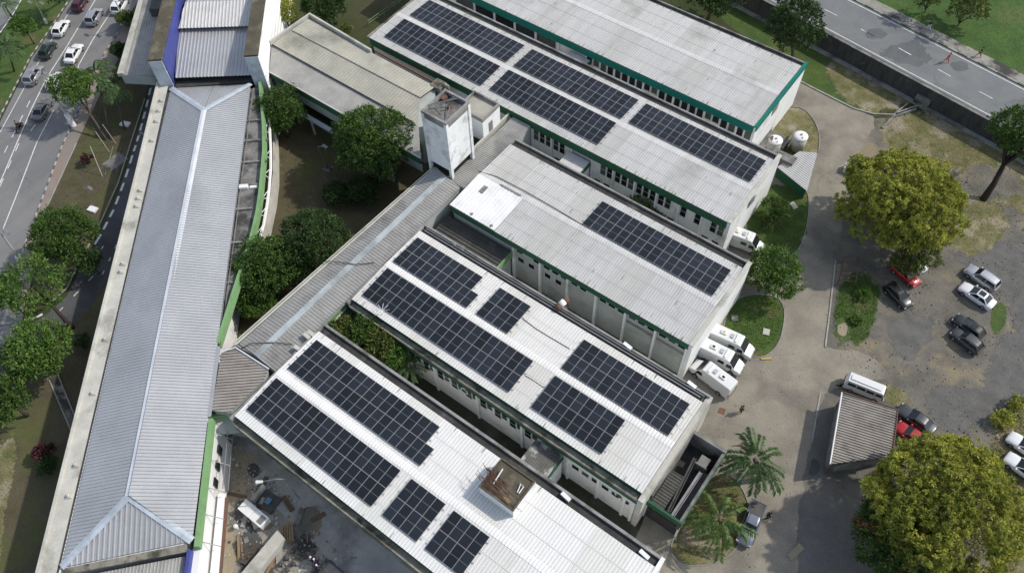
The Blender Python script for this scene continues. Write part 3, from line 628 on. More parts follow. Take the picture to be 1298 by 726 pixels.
for x in list(np.arange(-40.8, -21, 6.15)) + [-16.2, -12.4, -9.2, -8.1]: m = MB(); m.box(x - .16, x + .16, 28.8, 28.995, 0, 6.09); m.build('pilaster', C['wall'], tM)
# --- block C
tC, zeC = wing_building('flat_roofed_block', 'grey roofed block with one solar array and a new bright white roof patch', -46.7, -12.5, 46.95, 59.7, 8.1, 'roof_grey', .34, 1., 'band_green', (6.75, 7.5), gut=(1.0, .25), wmat='wall_grey')
endwall(tC, -12.5, 46.95, 60.9, 7.95)
m = MB(); corr(m, (-46.75, 47.0, 7.93), (1, 0, 0), (0, 6.0, 6.0 * TANS), [(0, 0), (7.0, 0), (7.0, 6.0), (0, 6.0)], .5, .045, .25); m.build('roof_patch', C['roof_bright'], tC)
m = MB(); m.box(-45.0, -44.4, 50.7, 51.9, 8.0, 8.18); m.build('roof_vent', C['parapet_top'], tC)
m = MB(); m.box(-43.4, -40.2, 53.0, 53.25, 8.1, 8.26); m.build('roof_flashing', C['steel'], tC)
xs = -37.0; i = 0
for k in range(7): m = MB(); m.box(-36.9 + 4.05 * k - .13, -36.9 + 4.05 * k + .13, 46.9, 47.295, 0, 6.745); m.build('pilaster', C['wall'], tC)
for k in range(6):
    xa = -36.9 + 4.05 * k
    for j in range(3):
        if (k, j) in ((2, 2), (0, 1)): continue
        window(tC, xa + .3 + j * 1.25, xa + 1.35 + j * 1.25, 47.29, 5.75, 6.7, 1)
    if k >= 4: 
        m = MB(); m.box(xa + .2, xa + 3.8, 47.25, 47.297, 4.6, 5.1); m.build('louvre', C['steel'], tC)
    if k < 2:
        for j in range(2): window(tC, xa + .5 + j * 1.6, xa + 1.5 + j * 1.6, 47.29, 4.0, 5.0, 1)
# --- block N
tN, zeN = wing_building('flat_roofed_block', 'long pale roofed block carrying five solar arrays beside the teal edged building', -76.3, -17.3, 64.7, 77.2, 8.1, 'roof_grey', .34, 1., 'band_green', (6.5, 7.4), gut=(.95, .25))
endwall(tN, -17.3, 64.7, 78.4, 7.95)
for k in range(9):
    xa = -46.9 + 3.3 * k
    if k == 2: continue
    for j in range(3):
        if (k + j) % 5 == 3: continue
        window(tN, xa + .15 + j * 1.02, xa + 1.05 + j * 1.02, 65.04, 4.3, 6.4, 1, hb=1)
    if k in (1, 3, 6, 8):
        for j in range(2): window(tN, xa + .4 + j * 1.5, xa + 1.4 + j * 1.5, 65.04, 1.6, 3.0, 1)
for k in range(10): m = MB(); m.box(-46.95 + 3.3 * k - .1, -46.95 + 3.3 * k + .1, 64.75, 65.045, 0, 6.495); m.build('pilaster', C['wall'], tN)
m = MB(); m.box(-16.747, -16.7, 70, 71.6, 5.6, 6.9); m.build('vent_grille', C['steel'], tN)
m = MB(); m.box(-76.8, -76.303, 64.7, 78.4, 6.8, 7.9); m.build('verge_flashing', C['ledge'], tN)
# --- block E
tE, zeE = wing_building('flat_roofed_block', 'ribbed white roofed building with a teal fascia by the upper road', -84, -22.1, 80.95, 95.3, 8.2, 'roof_grey', .34, 1., 'band_teal', (6.6, 7.6), gut=(.85, .2), far_par=7.9)
endwall(tE, -22.1, 80.95, 96.4, 7.95, 'band_teal', .42, 'wall', 'band_teal')
m = MB(); m.box(-21.763, -21.71, 86.5, 88.2, 5.6, 6.9); m.build('vent_grille', C['steel'], tE)
for k in range(5):
    xa = -73.5 + 3.9 * k
    window(tE, xa, xa + 3.6, 81.28, 3.2, 6.4, 1)
for k in range(11):
    xa = -49.0 + 2.45 * k
    for j in range(2): window(tE, xa + .1 + j * 1.2, xa + 1.15 + j * 1.2, 81.28, 4.2 if (k % 4) else 5.2, 6.4, 1)
for k in range(7): m = MB(); m.box(-53.8 + 4.9 * k - .12, -53.8 + 4.9 * k + .12, 81.05, 81.295, 0, 6.595); m.build('pilaster', C['wall'], tE)

# ------------------------------------------------------------------ solar arrays
prot = MB(); prot.box(0, 1.103, 0, 2.268, 0, .04); pm = None
SL = R_(2.3)
def array(label, x, y, zridge_y, cols, far=True, z=8.08):
    global pm
    zz = z - abs(y - zridge_y) * TANS + .14
    t = thing('solar_array', label, 'solar array', (x, y, zz), 'solar arrays on the roofs')
    t.rotation_euler = (-SL if far else SL, 0, 0); WL[t.name] = Vector((0, 0, 0))
    for r, (c0, c1) in enumerate(cols):
        for c in range(c0, c1):
            if pm is None: o = prot.build('solar_panel', C['panel'], t); pm = o.data
            else: o = bpy.data.objects.new('solar_panel', pm); col.objects.link(o); o.parent = t
            o.location = (c * 1.125 + .011, r * 2.3 + .016, 0)
        m = MB()
        for q in (.55, 1.72): m.box(c0 * 1.125 - .28, c1 * 1.125 + .28, r * 2.3 + q - .03, r * 2.3 + q + .03, -.075, -.008)
        m.build('mounting_rail', C['alu'], t)
array('large 33 panel solar array at the planted courtyard end of the tank topped roof', -46.62, 18.4, 17.55, [(0, 17), (0, 16)])
array('long 32 panel solar array along the service court edge of the tank topped roof', -46.75, 12.3, 17.55, [(0, 16)] * 2, False)
array('small eight panel array beside the long array on the tank topped roof', -27.35, 12.3, 17.55, [(0, 4)] * 2, False)
array('small eight panel solar array nearest the bottom edge, in front of the rooftop tank', -21.83, 12.29, 17.55, [(0, 4)] * 2, False)
array('19 panel array with one odd projecting panel, beside the dark ribbed lean-to roof', -46.67, 36.08, 35.55, [(0, 10), (0, 9)])
array('longest 38 panel solar array, above the planted courtyard', -46.54, 30.42, 35.55, [(0, 19)] * 2, False)
array('small square eight panel array near the rusty vent pipe', -34.09, 36.09, 35.55, [(0, 4)] * 2)
array('24 panel solar array at the van end of the white roof', -22.27, 36.05, 35.55, [(0, 12)] * 2)
array('16 panel solar array beside the steel beam yard and above the covered passage', -22.27, 30.38, 35.55, [(0, 8)] * 2, False)
array('lone solar array on the grey roof with the bright white patch', -31.46, 53.9, 53.3, [(0, 16)] * 2, True, 8.1)
array('solar array at the far corner of the five array roof, along the teal building', -74.4, 71.72, 70.95, [(0, 16)] * 2, True, 8.1)
array('solar array above the beige fibre cement roof on the five array roof', -74.5, 66.0, 70.95, [(0, 16)] * 2, False, 8.1)
array('middle solar array on the teal building side of the five array roof', -55.1, 71.7, 70.95, [(0, 16)] * 2, True, 8.1)
array('solar array behind the small stair house on the five array roof', -55.17, 66.1, 70.95, [(0, 16)] * 2, False, 8.1)
array('solar array at the gas tank end of the five array roof', -35.98, 71.73, 70.95, [(0, 16)] * 2, True, 8.1)

# ------------------------------------------------------------------ links, spine corridor, lean-to
def passage(label, x0, x1, y0, y1, z, mat='roof_spine'):
    t = thing('covered_passage', label, 'passage', (x0, y0, 0), 'covered passages between the blocks')
    m = MB(); corr(m, (x0 - .1, y0, z), (1, 0, 0), (0, 1, .0), [(0, 0), (x1 - x0 + .2, 0), (x1 - x0 + .2, y1 - y0), (0, y1 - y0)], .3, .06); m.build('roof', C[mat], t)
    for q in (x0, x1 - .15): m = MB(); m.box(q, q + .15, y0, y1, 0, z - .02); m.build('wall', C['wall'], t)
    m = MB(); m.box(x1 + .003, x1 + .15, y0, y1, z - .6, z + .02); m.build('fascia', C['band_green'], t)
passage('covered passage with a streaky ribbed roof linking the tank topped block to its neighbour', -20.1, -16.8, 25.25, 28.6, 5.9, 'roof_streaky')
passage('covered passage linking the lone array block to the five array block', -40.6, -37.3, 61.0, 64.65, 5.9, 'roof_grey')
passage('covered passage under the teal fascia, linking the five array block', -51.5, -48.0, 78.5, 80.9, 6.2, 'roof_grey')
t = thing('spine_corridor', 'long diagonal corridor roof with a blue grey ridge strip joining all blocks', 'corridor', (-51.5, 17, 0))
LB = [Vector((-54.0, 17.3, 7.1)), Vector((-52.4, 51.2, 7.1))]; RD = [Vector((-50.9, 17.6, 7.5)), Vector((-50.4, 50.6, 7.5))]; RT = [Vector((-48.0, 17.6, 7.2)), Vector((-47.8, 50.4, 7.2))]
m = MB(); corr_pts(m, [LB[0], RD[0], RD[1], LB[1]], (0, 1, 0), .4, .07, .5, 0, 1); m.build('roof', [C['roof_spine'], C['roof_spine_seam']], t)
m = MB(); corr_pts(m, [RD[0], RT[0], RT[1], RD[1]], (0, 1, 0), .4, .07, .5, 0, 1); m.build('roof', [C['roof_spine'], C['roof_spine_seam']], t)
m = MB(); a, b = RD[0] + Vector((-.45, 0, .09)), RD[1] + Vector((-.45, 0, .09)); m.prism([(a.x, a.y), (a.x + .75, a.y), (b.x + .75, b.y), (b.x, b.y)], 7.42, 7.62); m.build('ridge_cap', C['spine_cap'], t)
m = MB(); m.tube([LB[0] + Vector((-.2, 0, .05)), LB[1] + Vector((-.2, 0, .05))], .13); m.tube([LB[0] + Vector((-.62, 0, -.1)), LB[1] + Vector((-.62, 0, -.1))], .1); m.build('gutter', C['ledge_light'], t)
m = MB(); m.prism([(-53.7, 17.5), (-48.1, 17.6), (-47.9, 50.2), (-52.1, 50.8)], 0, 6.95); m.build('wall', C['wall_grey'], t)
m = MB(); corr_pts(m, [(-50.4, 50.75, 7.0), (-47.2, 50.75, 7.0), (-46.9, 64.6, 7.0), (-49.9, 64.6, 7.0)], (0, 1, 0), .3, .06); m.build('link_roof', C['roof_spine'], t)
m = MB(); m.prism([(-50.2, 50.8), (-47.3, 50.8), (-47.0, 64.5), (-49.8, 64.5)], 0, 6.95); m.build('link_wall', C['wall_grey'], t)
m = MB(); m.box(-50.75, -50.5, 55.8, 64.6, 6.4, 7.3); m.build('parapet', C['ledge_light'], t)
m = MB(); m.tube([(-47.75, 18, 7.35), (-47.65, 50, 7.35)], .12); m.build('drain_pipe', C['steel'], t)
# hatched connector
cp = [at(281, 447, 7.2), at(299, 441, 7.2), at(341, 468, 7.2), at(335, 481, 7.2), at(291, 523, 7.2), at(268, 520, 7.2)]
t = thing('connector_roof', 'taupe corrugated connector roof between the hipped hall and the corridor', 'link building', (cp[5].x, cp[5].y, 0))
m = MB(); corr_pts(m, cp, (.658, -.753, 0), .36, .1, .5, 0, 1); m.build('roof', [C['roof_tile'], C['roof_tile_seam']], t)
m = MB(); cx = sum((q.x for q in cp)) / 6; cy = sum((q.y for q in cp)) / 6
m.prism([(cx + (q.x - cx) * .95, cy + (q.y - cy) * .95) for q in cp], 0, 7.12); m.build('wall', C['wall_grey'], t)
m = MB(); m.tube([cp[0] + Vector((0, 0, .2)), cp[1] + Vector((0, 0, .2))], .08); m.tube([cp[1] + Vector((0, 0, .1)), cp[2] + Vector((0, 0, .1))], .1); m.build('flashing', C['ridge_metal'], t)
a, b = at(268, 531, 5.5), at(305, 531, 5.5)
t = thing('lean_to', 'green edged lean-to canopy below the taupe connector roof', 'lean-to', (a.x, a.y, 0))
m = MB(); q = [at(268, 530, 5.2), at(290, 528, 5.2), at(318, 545, 5.2), at(290, 549, 5.2), at(272, 549, 5.2)]; m.prism([(p.x, p.y) for p in q], 5.0, 5.2); m.build('roof', C['wall_grey'], t)
m = MB(); strip(m, [(q[0].x, q[0].y), (q[1].x, q[1].y)], .3, 4.9, 5.9); m.build('edge_beam', C['band_lime'], t)
# dark lean-to between M and C
t = thing('lean_to', 'dark weathered ribbed lean-to roof in the slot beside the bright white roof patch', 'lean-to', (-48.4, 43.3, 0))
m = MB(); corr(m, (-47.1, 43.1, 5.6), (0, 1, 0), (1, 0, 0), [(0, 0), (3.75, 0), (3.75, 10), (0, 10)], .5, .14, .5); m.build('roof', C['roof_dark'], t)
m = MB(); m.box(-47.0, -37.2, 43.1, 46.8, 0, 5.5); m.build('wall', C['wall_grey'], t)
m = MB(); m.box(-37.1, -36.9, 43.1, 46.85, 4.9, 5.9); m.build('fascia', C['band_lime'], t)
for nm, x in (('tank_outlet', -40.6), ('tank_outlet', -37.9)): pass
# ------------------------------------------------------------------ beige block B
Z8 = lambda x, y, z=8.0: at(x, y, z)
t = thing('fibre_roofed_block', 'beige fibre cement roofed block with a lower grey metal front roof beside the leafy court', 'building', (-84, 52, 0))
b0, b1 = Z8(390, 24, 7.75), Z8(552, 110, 7.75); f0, f1 = Z8(370, 39, 8.1), Z8(532, 124, 8.1); n0, n1 = Z8(344.5, 56, 7.7), Z8(530, 158, 7.7); e0, e1 = Z8(342, 92, 7.0), Z8(533, 201, 7.0)
m0, m1 = Z8(344, 57.5, 7.4), Z8(531, 160, 7.4)
u_ = (b1 - b0).normalized()
m = MB(); corr_pts(m, [b0, b1, f1, f0], u_, .5, .04, .5); m.build('roof', C['roof_fibre'], t)
m = MB(); corr_pts(m, [f0, f1, n1, n0], u_, .5, .04, .5); m.build('roof', C['roof_fibre'], t)
m = MB(); corr_pts(m, [m0, m1, e1, e0], u_, .32, .05, .5); m.build('front_roof', C['roof_spine'], t)
m = MB(); m.tube([f0 + Vector((0, 0, .06)), f1 + Vector((0, 0, .06))], .1); m.build('ridge_cap', C['roof_tile'], t)
m = MB(); q = [b0, b1, Z8(545, 160, 7), m1, m0]; m.prism([(p.x, p.y) for p in q], 0, 7.2); m.prism([(p.x, p.y) for p in (m0 * .98 + m1 * .02, m0 * .02 + m1 * .98, e1 * .9 + m1 * .1, e0 * .9 + m0 * .1)], 3.6, 6.75); m.build('wall', C['wall_grey'], t)
m = MB(); strip(m, [(e0.x, e0.y), (e1.x, e1.y)], .2, 5.9, 6.98); m.build('fascia', C['band_green'], t)
m = MB(); strip(m, [(e0.x, e0.y), (e1.x, e1.y)], .16, 6.99, 7.12); m.build('gutter', C['ledge_light'], t)
m = MB(); dn = Vector((0, -1.0, 0)); strip(m, [((e0 + dn).x + 2, (e0 + dn).y), ((e1 + dn).x - 6, (e1 + dn).y)], .5, 3.0, 3.5)
for k in range(5): p = (e0 + dn).lerp(e1 + dn, .1 + .18 * k); m.box(p.x - .12, p.x + .12, p.y - .12, p.y + .12, 0, 3.0)
m.build('walkway_beam', C['hip_metal'], t)
m = MB(); c0, c1 = Z8(392, 17, 8.3), Z8(470, 63, 8.3); strip(m, [(n0.x - .1, n0.y - .2), (c0.x, c0.y), (c1.x, c1.y)], .3, 7.0, 8.3); m.build('parapet', C['ledge_light'], t)
m = MB(); c2, c3 = Z8(474, 66, 7.6), Z8(553, 108, 7.6); strip(m, [(c2.x, c2.y + .25), (c3.x, c3.y + .25)], .22, 7.5, 7.75); m.build('pipe', C['rust'], t)
m = MB(); q = Z8(556, 107, 7.8); m.box(q.x - .9, q.x + .9, q.y - .8, q.y + .8, 6.5, 7.9); q = Z8(566, 112, 7.6); m.box(q.x - .5, q.x + .5, q.y - .15, q.y + .15, 6.5, 8.3); m.build('roof_kerb', C['ledge'], t)
# water tower
t = thing('water_tower', 'tall square weathered white water tower with a messy open top', 'water tower', (-51.55, 53.2, 0))
x0, x1, y0, y1 = -53.55, -49.6, 51.0, 55.7
m = MB(); m.box(x0 + .12, x1 - .12, y0 + .12, y1 - .12, 8.3, 16.3); m.build('tank_wall', C['wall_tower'], t)
for cx, cy in ((x0, y0), (x1 - .42, y0), (x1 - .42, y1 - .42), (x0, y1 - .42)):
    m = MB(); m.box(cx, cx + .42, cy, cy + .42, 0, 16.68); m.build('leg', C['wall_tower'], t)
m = MB()
for a in ((x0 + .425, x1 - .425, y0 + .02, y0 + .3), (x0 + .425, x1 - .425, y1 - .3, y1 - .02), (x0 + .02, x0 + .3, y0 + .425, y1 - .425), (x1 - .3, x1 - .02, y0 + .425, y1 - .425)): m.box(*a, 16.0, 17.0)
for cx, cy in ((x0, y0), (x1 - .42, y0), (x1 - .42, y1 - .42), (x0, y1 - .42)): m.box(cx, cx + .42, cy, cy + .42, 16.683, 17.0)
m.build('rim', C['parapet_top'], t)
m = MB(); m.box(x0 + .31, x1 - .31, y0 + .31, y1 - .31, 16.303, 16.45); m.build('tank_floor', C['slab'], t)
m = MB(); m.tube([(x0 + .2, y0 + 1.2, 17.05), (x1 - 1.2, y1 - 1.0, 17.6)], .07); m.tube([(x0 + 1.2, y0 + 3.4, 16.5), (x1 - 1.9, y1 - .8, 17.3)], .06); m.tube([(x1 - .9, y0 + .9, 16.45), (x1 - 1.3, y0 + 2.4, 17.1)], .08); m.tube([(x0 + 2.1, y0 + 2.2, 16.45), (x0 + 2.2, y0 + 2.3, 17.3)], .09); m.tube([(x0 + .8, y0 + 1.9, 16.7), (x0 + 2.2, y0 + 1.3, 16.6)], .05); m.build('pipe', C['steel'], t)
m = MB(); m.box(x0 + .5, x0 + 1.0, y0 + 3.2, y0 + 4.0, 16.453, 16.8); m.box(x0 + 2.0, x0 + 2.5, y0 + 2.6, y0 + 3.0, 16.453, 16.75); m.build('debris', C['rust'], t)
m = MB(); m.box(x0 + .45, x1 - .45, y0 + .45, y1 - .45, 7.0, 8.29); m.build('undercroft', C['dark'], t)
# stair house
t = thing('stair_house', 'small white stair house with a recessed beige roof and grey door beside the tower', 'roof house', (-52.8, 60.8, 6.9))
m = MB(); m.box(-54.9, -50.65, 59.0, 62.7, 6.5, 10.0); m.build('wall', C['wall'], t)
m = MB()
for a in ((-54.9, -50.65, 59.0, 59.2), (-54.9, -50.65, 62.5, 62.7), (-54.9, -54.7, 59.203, 62.497), (-50.85, -50.65, 59.203, 62.497)): m.box(*a, 10.003, 10.6)
m.build('parapet', C['parapet_top'], t)
m = MB(); m.box(-54.69, -50.86, 59.21, 62.49, 10.003, 10.1); m.build('roof', C['roof_fibre'], t)
m = MB(); m.box(-50.645, -50.6, 60.2, 61.0, 7.0, 9.0); m.build('door', C['steel'], t)
# rooftop tank on A
t = thing('rooftop_tank', 'low mossy concrete roof tank with rusty rods sticking out, on the front block', 'roof tank', (-18.8, 21.7, 7.7))
m = MB(); m.box(-20.9, -16.7, 19.85, 23.6, 7.95, 9.55); m.build('tank_wall', C['wall'], t)
m = MB(); m.box(-20.75, -16.8, 20.0, 23.4, 7.2, 7.94); m.build('base', C['dark'], t)
m = MB()
for a in ((-20.9, -16.7, 19.85, 20.0), (-20.9, -16.7, 23.4, 23.6), (-20.9, -20.72, 20.003, 23.397), (-16.88, -16.7, 20.003, 23.397)): m.box(*a, 9.553, 9.8)
m.build('rim', C['moss'], t)
m = MB(); m.box(-20.71, -16.89, 20.01, 23.39, 9.553, 9.66); m.build('roof', C['moss'], t)
m = MB()
for k in range(26):
    a = -21.6 + random.uniform(-.5, 1.6); b = a + random.uniform(1.5, 4.2); y = random.uniform(20.1, 21.6); z = random.uniform(9.75, 9.95)
    m.tube([(a, y + random.uniform(0, .9), z + .05), (b, y + random.uniform(-.5, .4), z)], .028, 4)
m.build('rod', C['rust'], t)
m = MB(); m.tube([(-19.9, 20.9, 9.8), (-20.0, 22.6, 10.1)], .07); m.tube([(-17.5, 21.6, 9.75), (-17.7, 22.5, 9.9), (-17.3, 22.4, 9.9), (-17.3, 21.6, 9.8)], .06); m.build('pipe', C['white'], t)
m = MB(); m.box(-18.3, -17.5, 20.1, 20.5, 9.7, 9.82); m.build('board', C['wood'], t)
# beam yard
t = thing('beam_yard', 'open roofless yard with green and grey walls beside the two palms', 'yard', (-5.5, 34.5, 0))
m = MB(); m.box(-7.15, -3.3, 30.4, 39.2, 0, 2.6); m.build('floor', C['gutter'], t)
m = MB(); m.box(-7.15, -3.2, 39.203, 39.6, 0, 5.4); m.box(-3.497, -3.2, 30.2, 39.2, 2.61, 5.2); m.box(-7.19, -7.0, 30.7, 39.2, 2.61, 5.4); m.build('wall', C['slab'], t)
m = MB(); m.box(-7.4, -3.1, 29.95, 30.195, 4.2, 5.25); m.box(-3.197, -3.1, 30.2, 39.6, 4.5, 5.1); m.build('fascia', C['band_green'], t)
for x in (-7.3, -3.35): m = MB(); m.box(x, x + .2, 30.2, 30.39, 0, 4.18); m.build('column', C['wall'], t)
m = MB(); corr(m, (-6.9, 30.6, 4.2), (0, 1, 0), (1, 0, 0), [(0, 0), (4.2, 0), (4.2, 1.5), (0, 1.5)], .35, .08, .5); m.build('roof', C['roof_dark'], t)
for i, (x0_, y0_, x1_, y1_, w_, lb) in enumerate([(-4.9, 30.7, -5.6, 37.4, .3, 'long steel beam leaning in the roofless yard, nearest its mossy roof strip'), (-4.35, 30.6, -4.3, 36.4, .36, 'middle pale edged steel beam lying in the roofless yard'), (-3.8, 30.7, -3.75, 36.6, .36, 'steel beam lying against the outer wall of the roofless yard')]):
    m = MB()
    for k in (-1, 1): strip(m, [(x0_ + k * w_ * .5, y0_), (x1_ + k * w_ * .5, y1_)], .07, 3.9, 4.25)
    strip(m, [(x0_, y0_), (x1_, y1_)], w_ - .08, 3.98, 4.06)
    solo(m, 'steel_beam', C['steel_dark' if i != 1 else 'steel'], lb, 'beam', (x0_, y0_, 3.9), 'beams in the yard')
m = MB(); m.box(-5.2, -4.1, 37.0, 38.2, 2.61, 4.2); m.box(-5.35, -3.95, 36.9, 37.05, 3.9, 4.3); solo(m, 'concrete_block', C['slab'], 'square concrete block standing at the far end of the roofless yard', 'block', (-4.6, 37.6, 2.6))

# ------------------------------------------------------------------ long hipped hall and entrance portal (own rotated frame u,v)
U = Vector((.65800888, -.75301017, 0)); V = Vector((.75301017, .65800888, 0)); O_ = Vector((-84.47, 40.43, 0))
def W(u, v, z=0): return O_ + U * u + V * v + Vector((0, 0, z))
def W2(u, v): q = W(u, v); return (q.x, q.y)
def wbox(mb, u0, u1, v0, v1, z0, z1, mi=0): return mb.prism([W2(u0, v0), W2(u1, v0), W2(u1, v1), W2(u0, v1)], z0, z1, mi)
t = thing('hipped_hall', 'very long hall with a hipped zinc roof parallel to the avenue', 'hall', W(0, 0))
ze, zr = 7.4, 9.0
ET, EB = (-5.6, -5.9), (-5.3, 5.35); FT, FB = (61.0, -6.6), (59.5, 5.8); R0, R1 = (1.0, .1), (55.0, -.55)
def hp(a, z): return W(a[0], a[1], z)
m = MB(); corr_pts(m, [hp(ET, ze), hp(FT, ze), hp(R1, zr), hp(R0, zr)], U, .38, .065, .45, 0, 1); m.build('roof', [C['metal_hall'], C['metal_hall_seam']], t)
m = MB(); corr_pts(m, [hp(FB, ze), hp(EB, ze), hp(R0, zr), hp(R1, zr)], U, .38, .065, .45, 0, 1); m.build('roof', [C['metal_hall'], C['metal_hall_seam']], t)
m = MB(); corr_pts(m, [hp(EB, ze), hp(ET, ze), hp(R0, zr)], V, .38, .065, .45, 0, 1); m.build('hip_end', [C['metal_hall'], C['metal_hall_seam']], t)
m = MB(); corr_pts(m, [hp(FT, ze), hp(FB, ze), hp(R1, zr)], V, .5, .09, .5, 0, 1); m.build('hip_end', [C['metal_hall'], C['metal_hall_seam']], t)
def capstrip(a, b, wd, mat, nm, seg=1.8):
    m = MB(); d = (b - a).normalized(); s = Vector((-d.y, d.x, 0)).normalized() * wd / 2; n = max(1, int((b - a).length / seg))
    for i in range(n):
        p, q = a.lerp(b, i / n), a.lerp(b, (i + 1) / n); up = Vector((0, 0, .09 + .012 * (i % 2))); dn = Vector((0, 0, .02))
        m.face([p - s + dn, q - s + dn, q + up, p + up]); m.face([p + up, q + up, q + s + dn, p + s + dn])
    m.build(nm, C[mat], t)
capstrip(hp(R0, zr + .03), hp(R1, zr + .03), .75, 'ridge_metal', 'ridge_cap')
for a, b in ((ET, R0), (EB, R0), (FT, R1), (FB, R1)): capstrip(hp(a, ze + .04), hp(b, zr + .04), .8, 'hip_metal', 'hip_cap', 6)
m = MB(); wbox(m, 37.5, 46.2, 5.5, 6.0, ze - .06, ze + .04); m.build('eave_flashing', C['metal_hall'], t)
m = MB(); m.prism([W2(-5.5, -6.6), W2(61.5, -7.2), W2(60, 5.2), W2(-5.2, 5.0)], 0, 7.2); m.build('wall', C['wall'], t)
m = MB(); lp = [(-6.9, -6.5, -8.1), (10, -6.5, -8.2), (30, -6.7, -8.5), (63, -7.1, -9.0)]
for (u0, a0, b0_), (u1, a1, b1_) in zip(lp[:-1], lp[1:]):
    m.prism([W2(u0, a0), W2(u1, a1), W2(u1, b1_), W2(u0, b0_)], 6.5, 7.35)
    m.prism([W2(u0, b0_ + .3), W2(u1, b1_ + .3), W2(u1, b1_), W2(u0, b0_)], 7.353, 7.6)
m.build('parapet', C['ledge_light'], t)
m = MB(); m.prism([W2(-6, -6.1), W2(63, -6.9), W2(63, -7.09), W2(-6, -6.49)], 7.203, 7.25); m.build('gutter', C['gutter'], t)
for i, u in enumerate([-3.2, -1.2, .8, 4.4, 13.2, 14.5, 15.8, 24.8, 26.0, 35.4, 42.2, 50.5, 53.8]):
    m = MB(); vv = -7.0 - .009 * u; wbox(m, u - .25, u + .25, vv - .25, vv + .35, 7.353, 7.5); q = W(u, vv, 7.5); m.lathe((q.x, q.y), [(.16, 7.503), (.19, 7.65), (.1, 7.75)], 10); m.build('roof_outlet', C['ledge_light'], t)
# right hand ledge with curved green rail
cv = [(330, 104), (334.5, 158), (335, 190), (333, 214), (330, 245), (327, 266), (321, 292), (311, 325), (298, 365), (287, 400), (276, 434)]
cw = [A2(x - 1, y, 7.4) for x, y in cv]
inner = [W2(-5, 5.2), W2(37.5, 5.5)]
m = MB(); poly = cw + [inner[1], inner[0]]; m.prism(poly, 6.3, 6.75); m.build('ledge_slab', C['slab'], t)
m = MB(); strip(m, cw, .34, 6.1, 7.45); m.build('curved_rail', C['band_lime'], t)
for u, b_ in ((1.5, 7.8), (5.3, 8.6), (9.2, 8.85), (13.2, 8.2), (17.2, 7.6), (22.5, 7.0), (28.5, 6.4)): m = MB(); wbox(m, u - .12, u + .12, 5.2, b_ - .1, 6.753, 7.05); m.build('cross_beam', C['parapet_top'], t)
m = MB(); m.tube([W(-4.5, 5.35, 7.3), W(37, 5.65, 7.2)], .06); m.tube([W(-4.5, 5.75, 7.2), W(37, 5.85, 7.0)], .05); m.build('pipe', C['steel'], t)
m = MB(); wbox(m, 13.3, 13.9, 5.6, 6.7, 6.753, 7.25); wbox(m, 13.4, 13.8, 6.9, 7.9, 6.753, 7.0); m.build('vent_box', C['white'], t)
# outer white tube canopy and wall under the rail
cx_ = [Vector((*A2(x, y, 5.2), 5.2)) for x, y in [(341, 150), (343, 190), (343, 214), (341, 240), (338, 262), (334, 285), (325, 318), (312, 355)]]
m = MB(); m.tube(cx_, .2); 
for i in range(len(cx_) - 1):
    for f in (0, .5): p = cx_[i].lerp(cx_[i + 1], f); q = Vector((*cw[min(i + 1, len(cw) - 1)], 6.3)); m.tube([p, q], .05, 5)
m.build('canopy_rail', C['white'], t)
m = MB(); strip(m, [A2(x, y, 0) for x, y in [(352, 175), (353, 205), (353, 235), (350, 262), (342, 300), (330, 335)]], .25, 0, 2.6); m.build('garden_wall', C['ledge_light'], t)
m = MB(); strip(m, [W2(46.4, 6.0), W2(60.1, 6.25)], .45, 6.4, 7.45); m.build('fascia', C['band_lime'], t)
m = MB(); wbox(m, 46.6, 60, 5.2, 5.75, 6.8, 7.0); m.build('ledge', C['gutter'], t)
m = MB(); m.prism([W2(46.4, 5.3), W2(75, 5.8), W2(75, 6.55), W2(46.4, 6.05)], 0, 6.38); m.build('facade', C['white'], t)
m = MB(); m.prism([W2(53.5, 6.5), W2(75, 6.9), W2(75, 7.9), W2(53.5, 7.3)], 3.6, 3.85); m.build('canopy', C['white'], t)
for u in (48.3, 50.1, 52.0): m = MB(); m.prism([W2(u, 6.15), W2(u + .9, 6.15), W2(u + .9, 6.3), W2(u, 6.3)], 3.6, 4.8); wn = m.build('window', C['glass'], t)
for u in (47.6, 50.6, 53.6, 56.4, 59.2): m = MB(); m.tube([W(u, 6.2, 6.0), W(u + .2, 7.7, 4.6)], .05); m.build('bracket', C['steel'], t)
m = MB(); m.tube([W(47, 7.2, 5.2), W(53.5, 7.4, 5.2)], .06); m.tube([W(47, 7.5, 4.4), W(53.5, 7.7, 4.4)], .05); m.build('pipe', C['steel'], t)
m = MB(); m.prism([W2(54, 7.301), W2(62, 7.6), W2(62, 7.9), W2(54, 7.7)], 3.86, 3.9); m.build('rust_strip', C['rust'], t)
# lower roof past the hip
t2 = thing('lower_annexe', 'lower grey roofed annexe with a blue end wall past the hall hip', 'annexe', W(66, 0))
m = MB(); corr_pts(m, [W(61.9, -6, 6.6), W(60.7, 5.0, 6.6), W(75, 5.2, 6.2), W(75, -6, 6.2)], V, .34, .05, .45); m.build('roof', C['roof_spine'], t2)
m = MB(); m.prism([W2(62, -6), W2(61, 4.9), W2(75, 5.1), W2(75, -6)], 0, 6.1); m.build('wall', C['wall_grey'], t2)
m = MB(); m.prism([W2(61.1, -6.6), W2(59.7, 5.3), W2(60.5, 5.3), W2(61.7, -6.6)], 7.203, 7.3); m.build('gutter', C['ledge'], t2)
m = MB(); m.prism([W2(60.3, 5.35), W2(75, 5.3), W2(75, 5.6), W2(60.3, 5.7)], 0.0, 7.3); m.build('blue_panel', C['blue_wall'], t2)
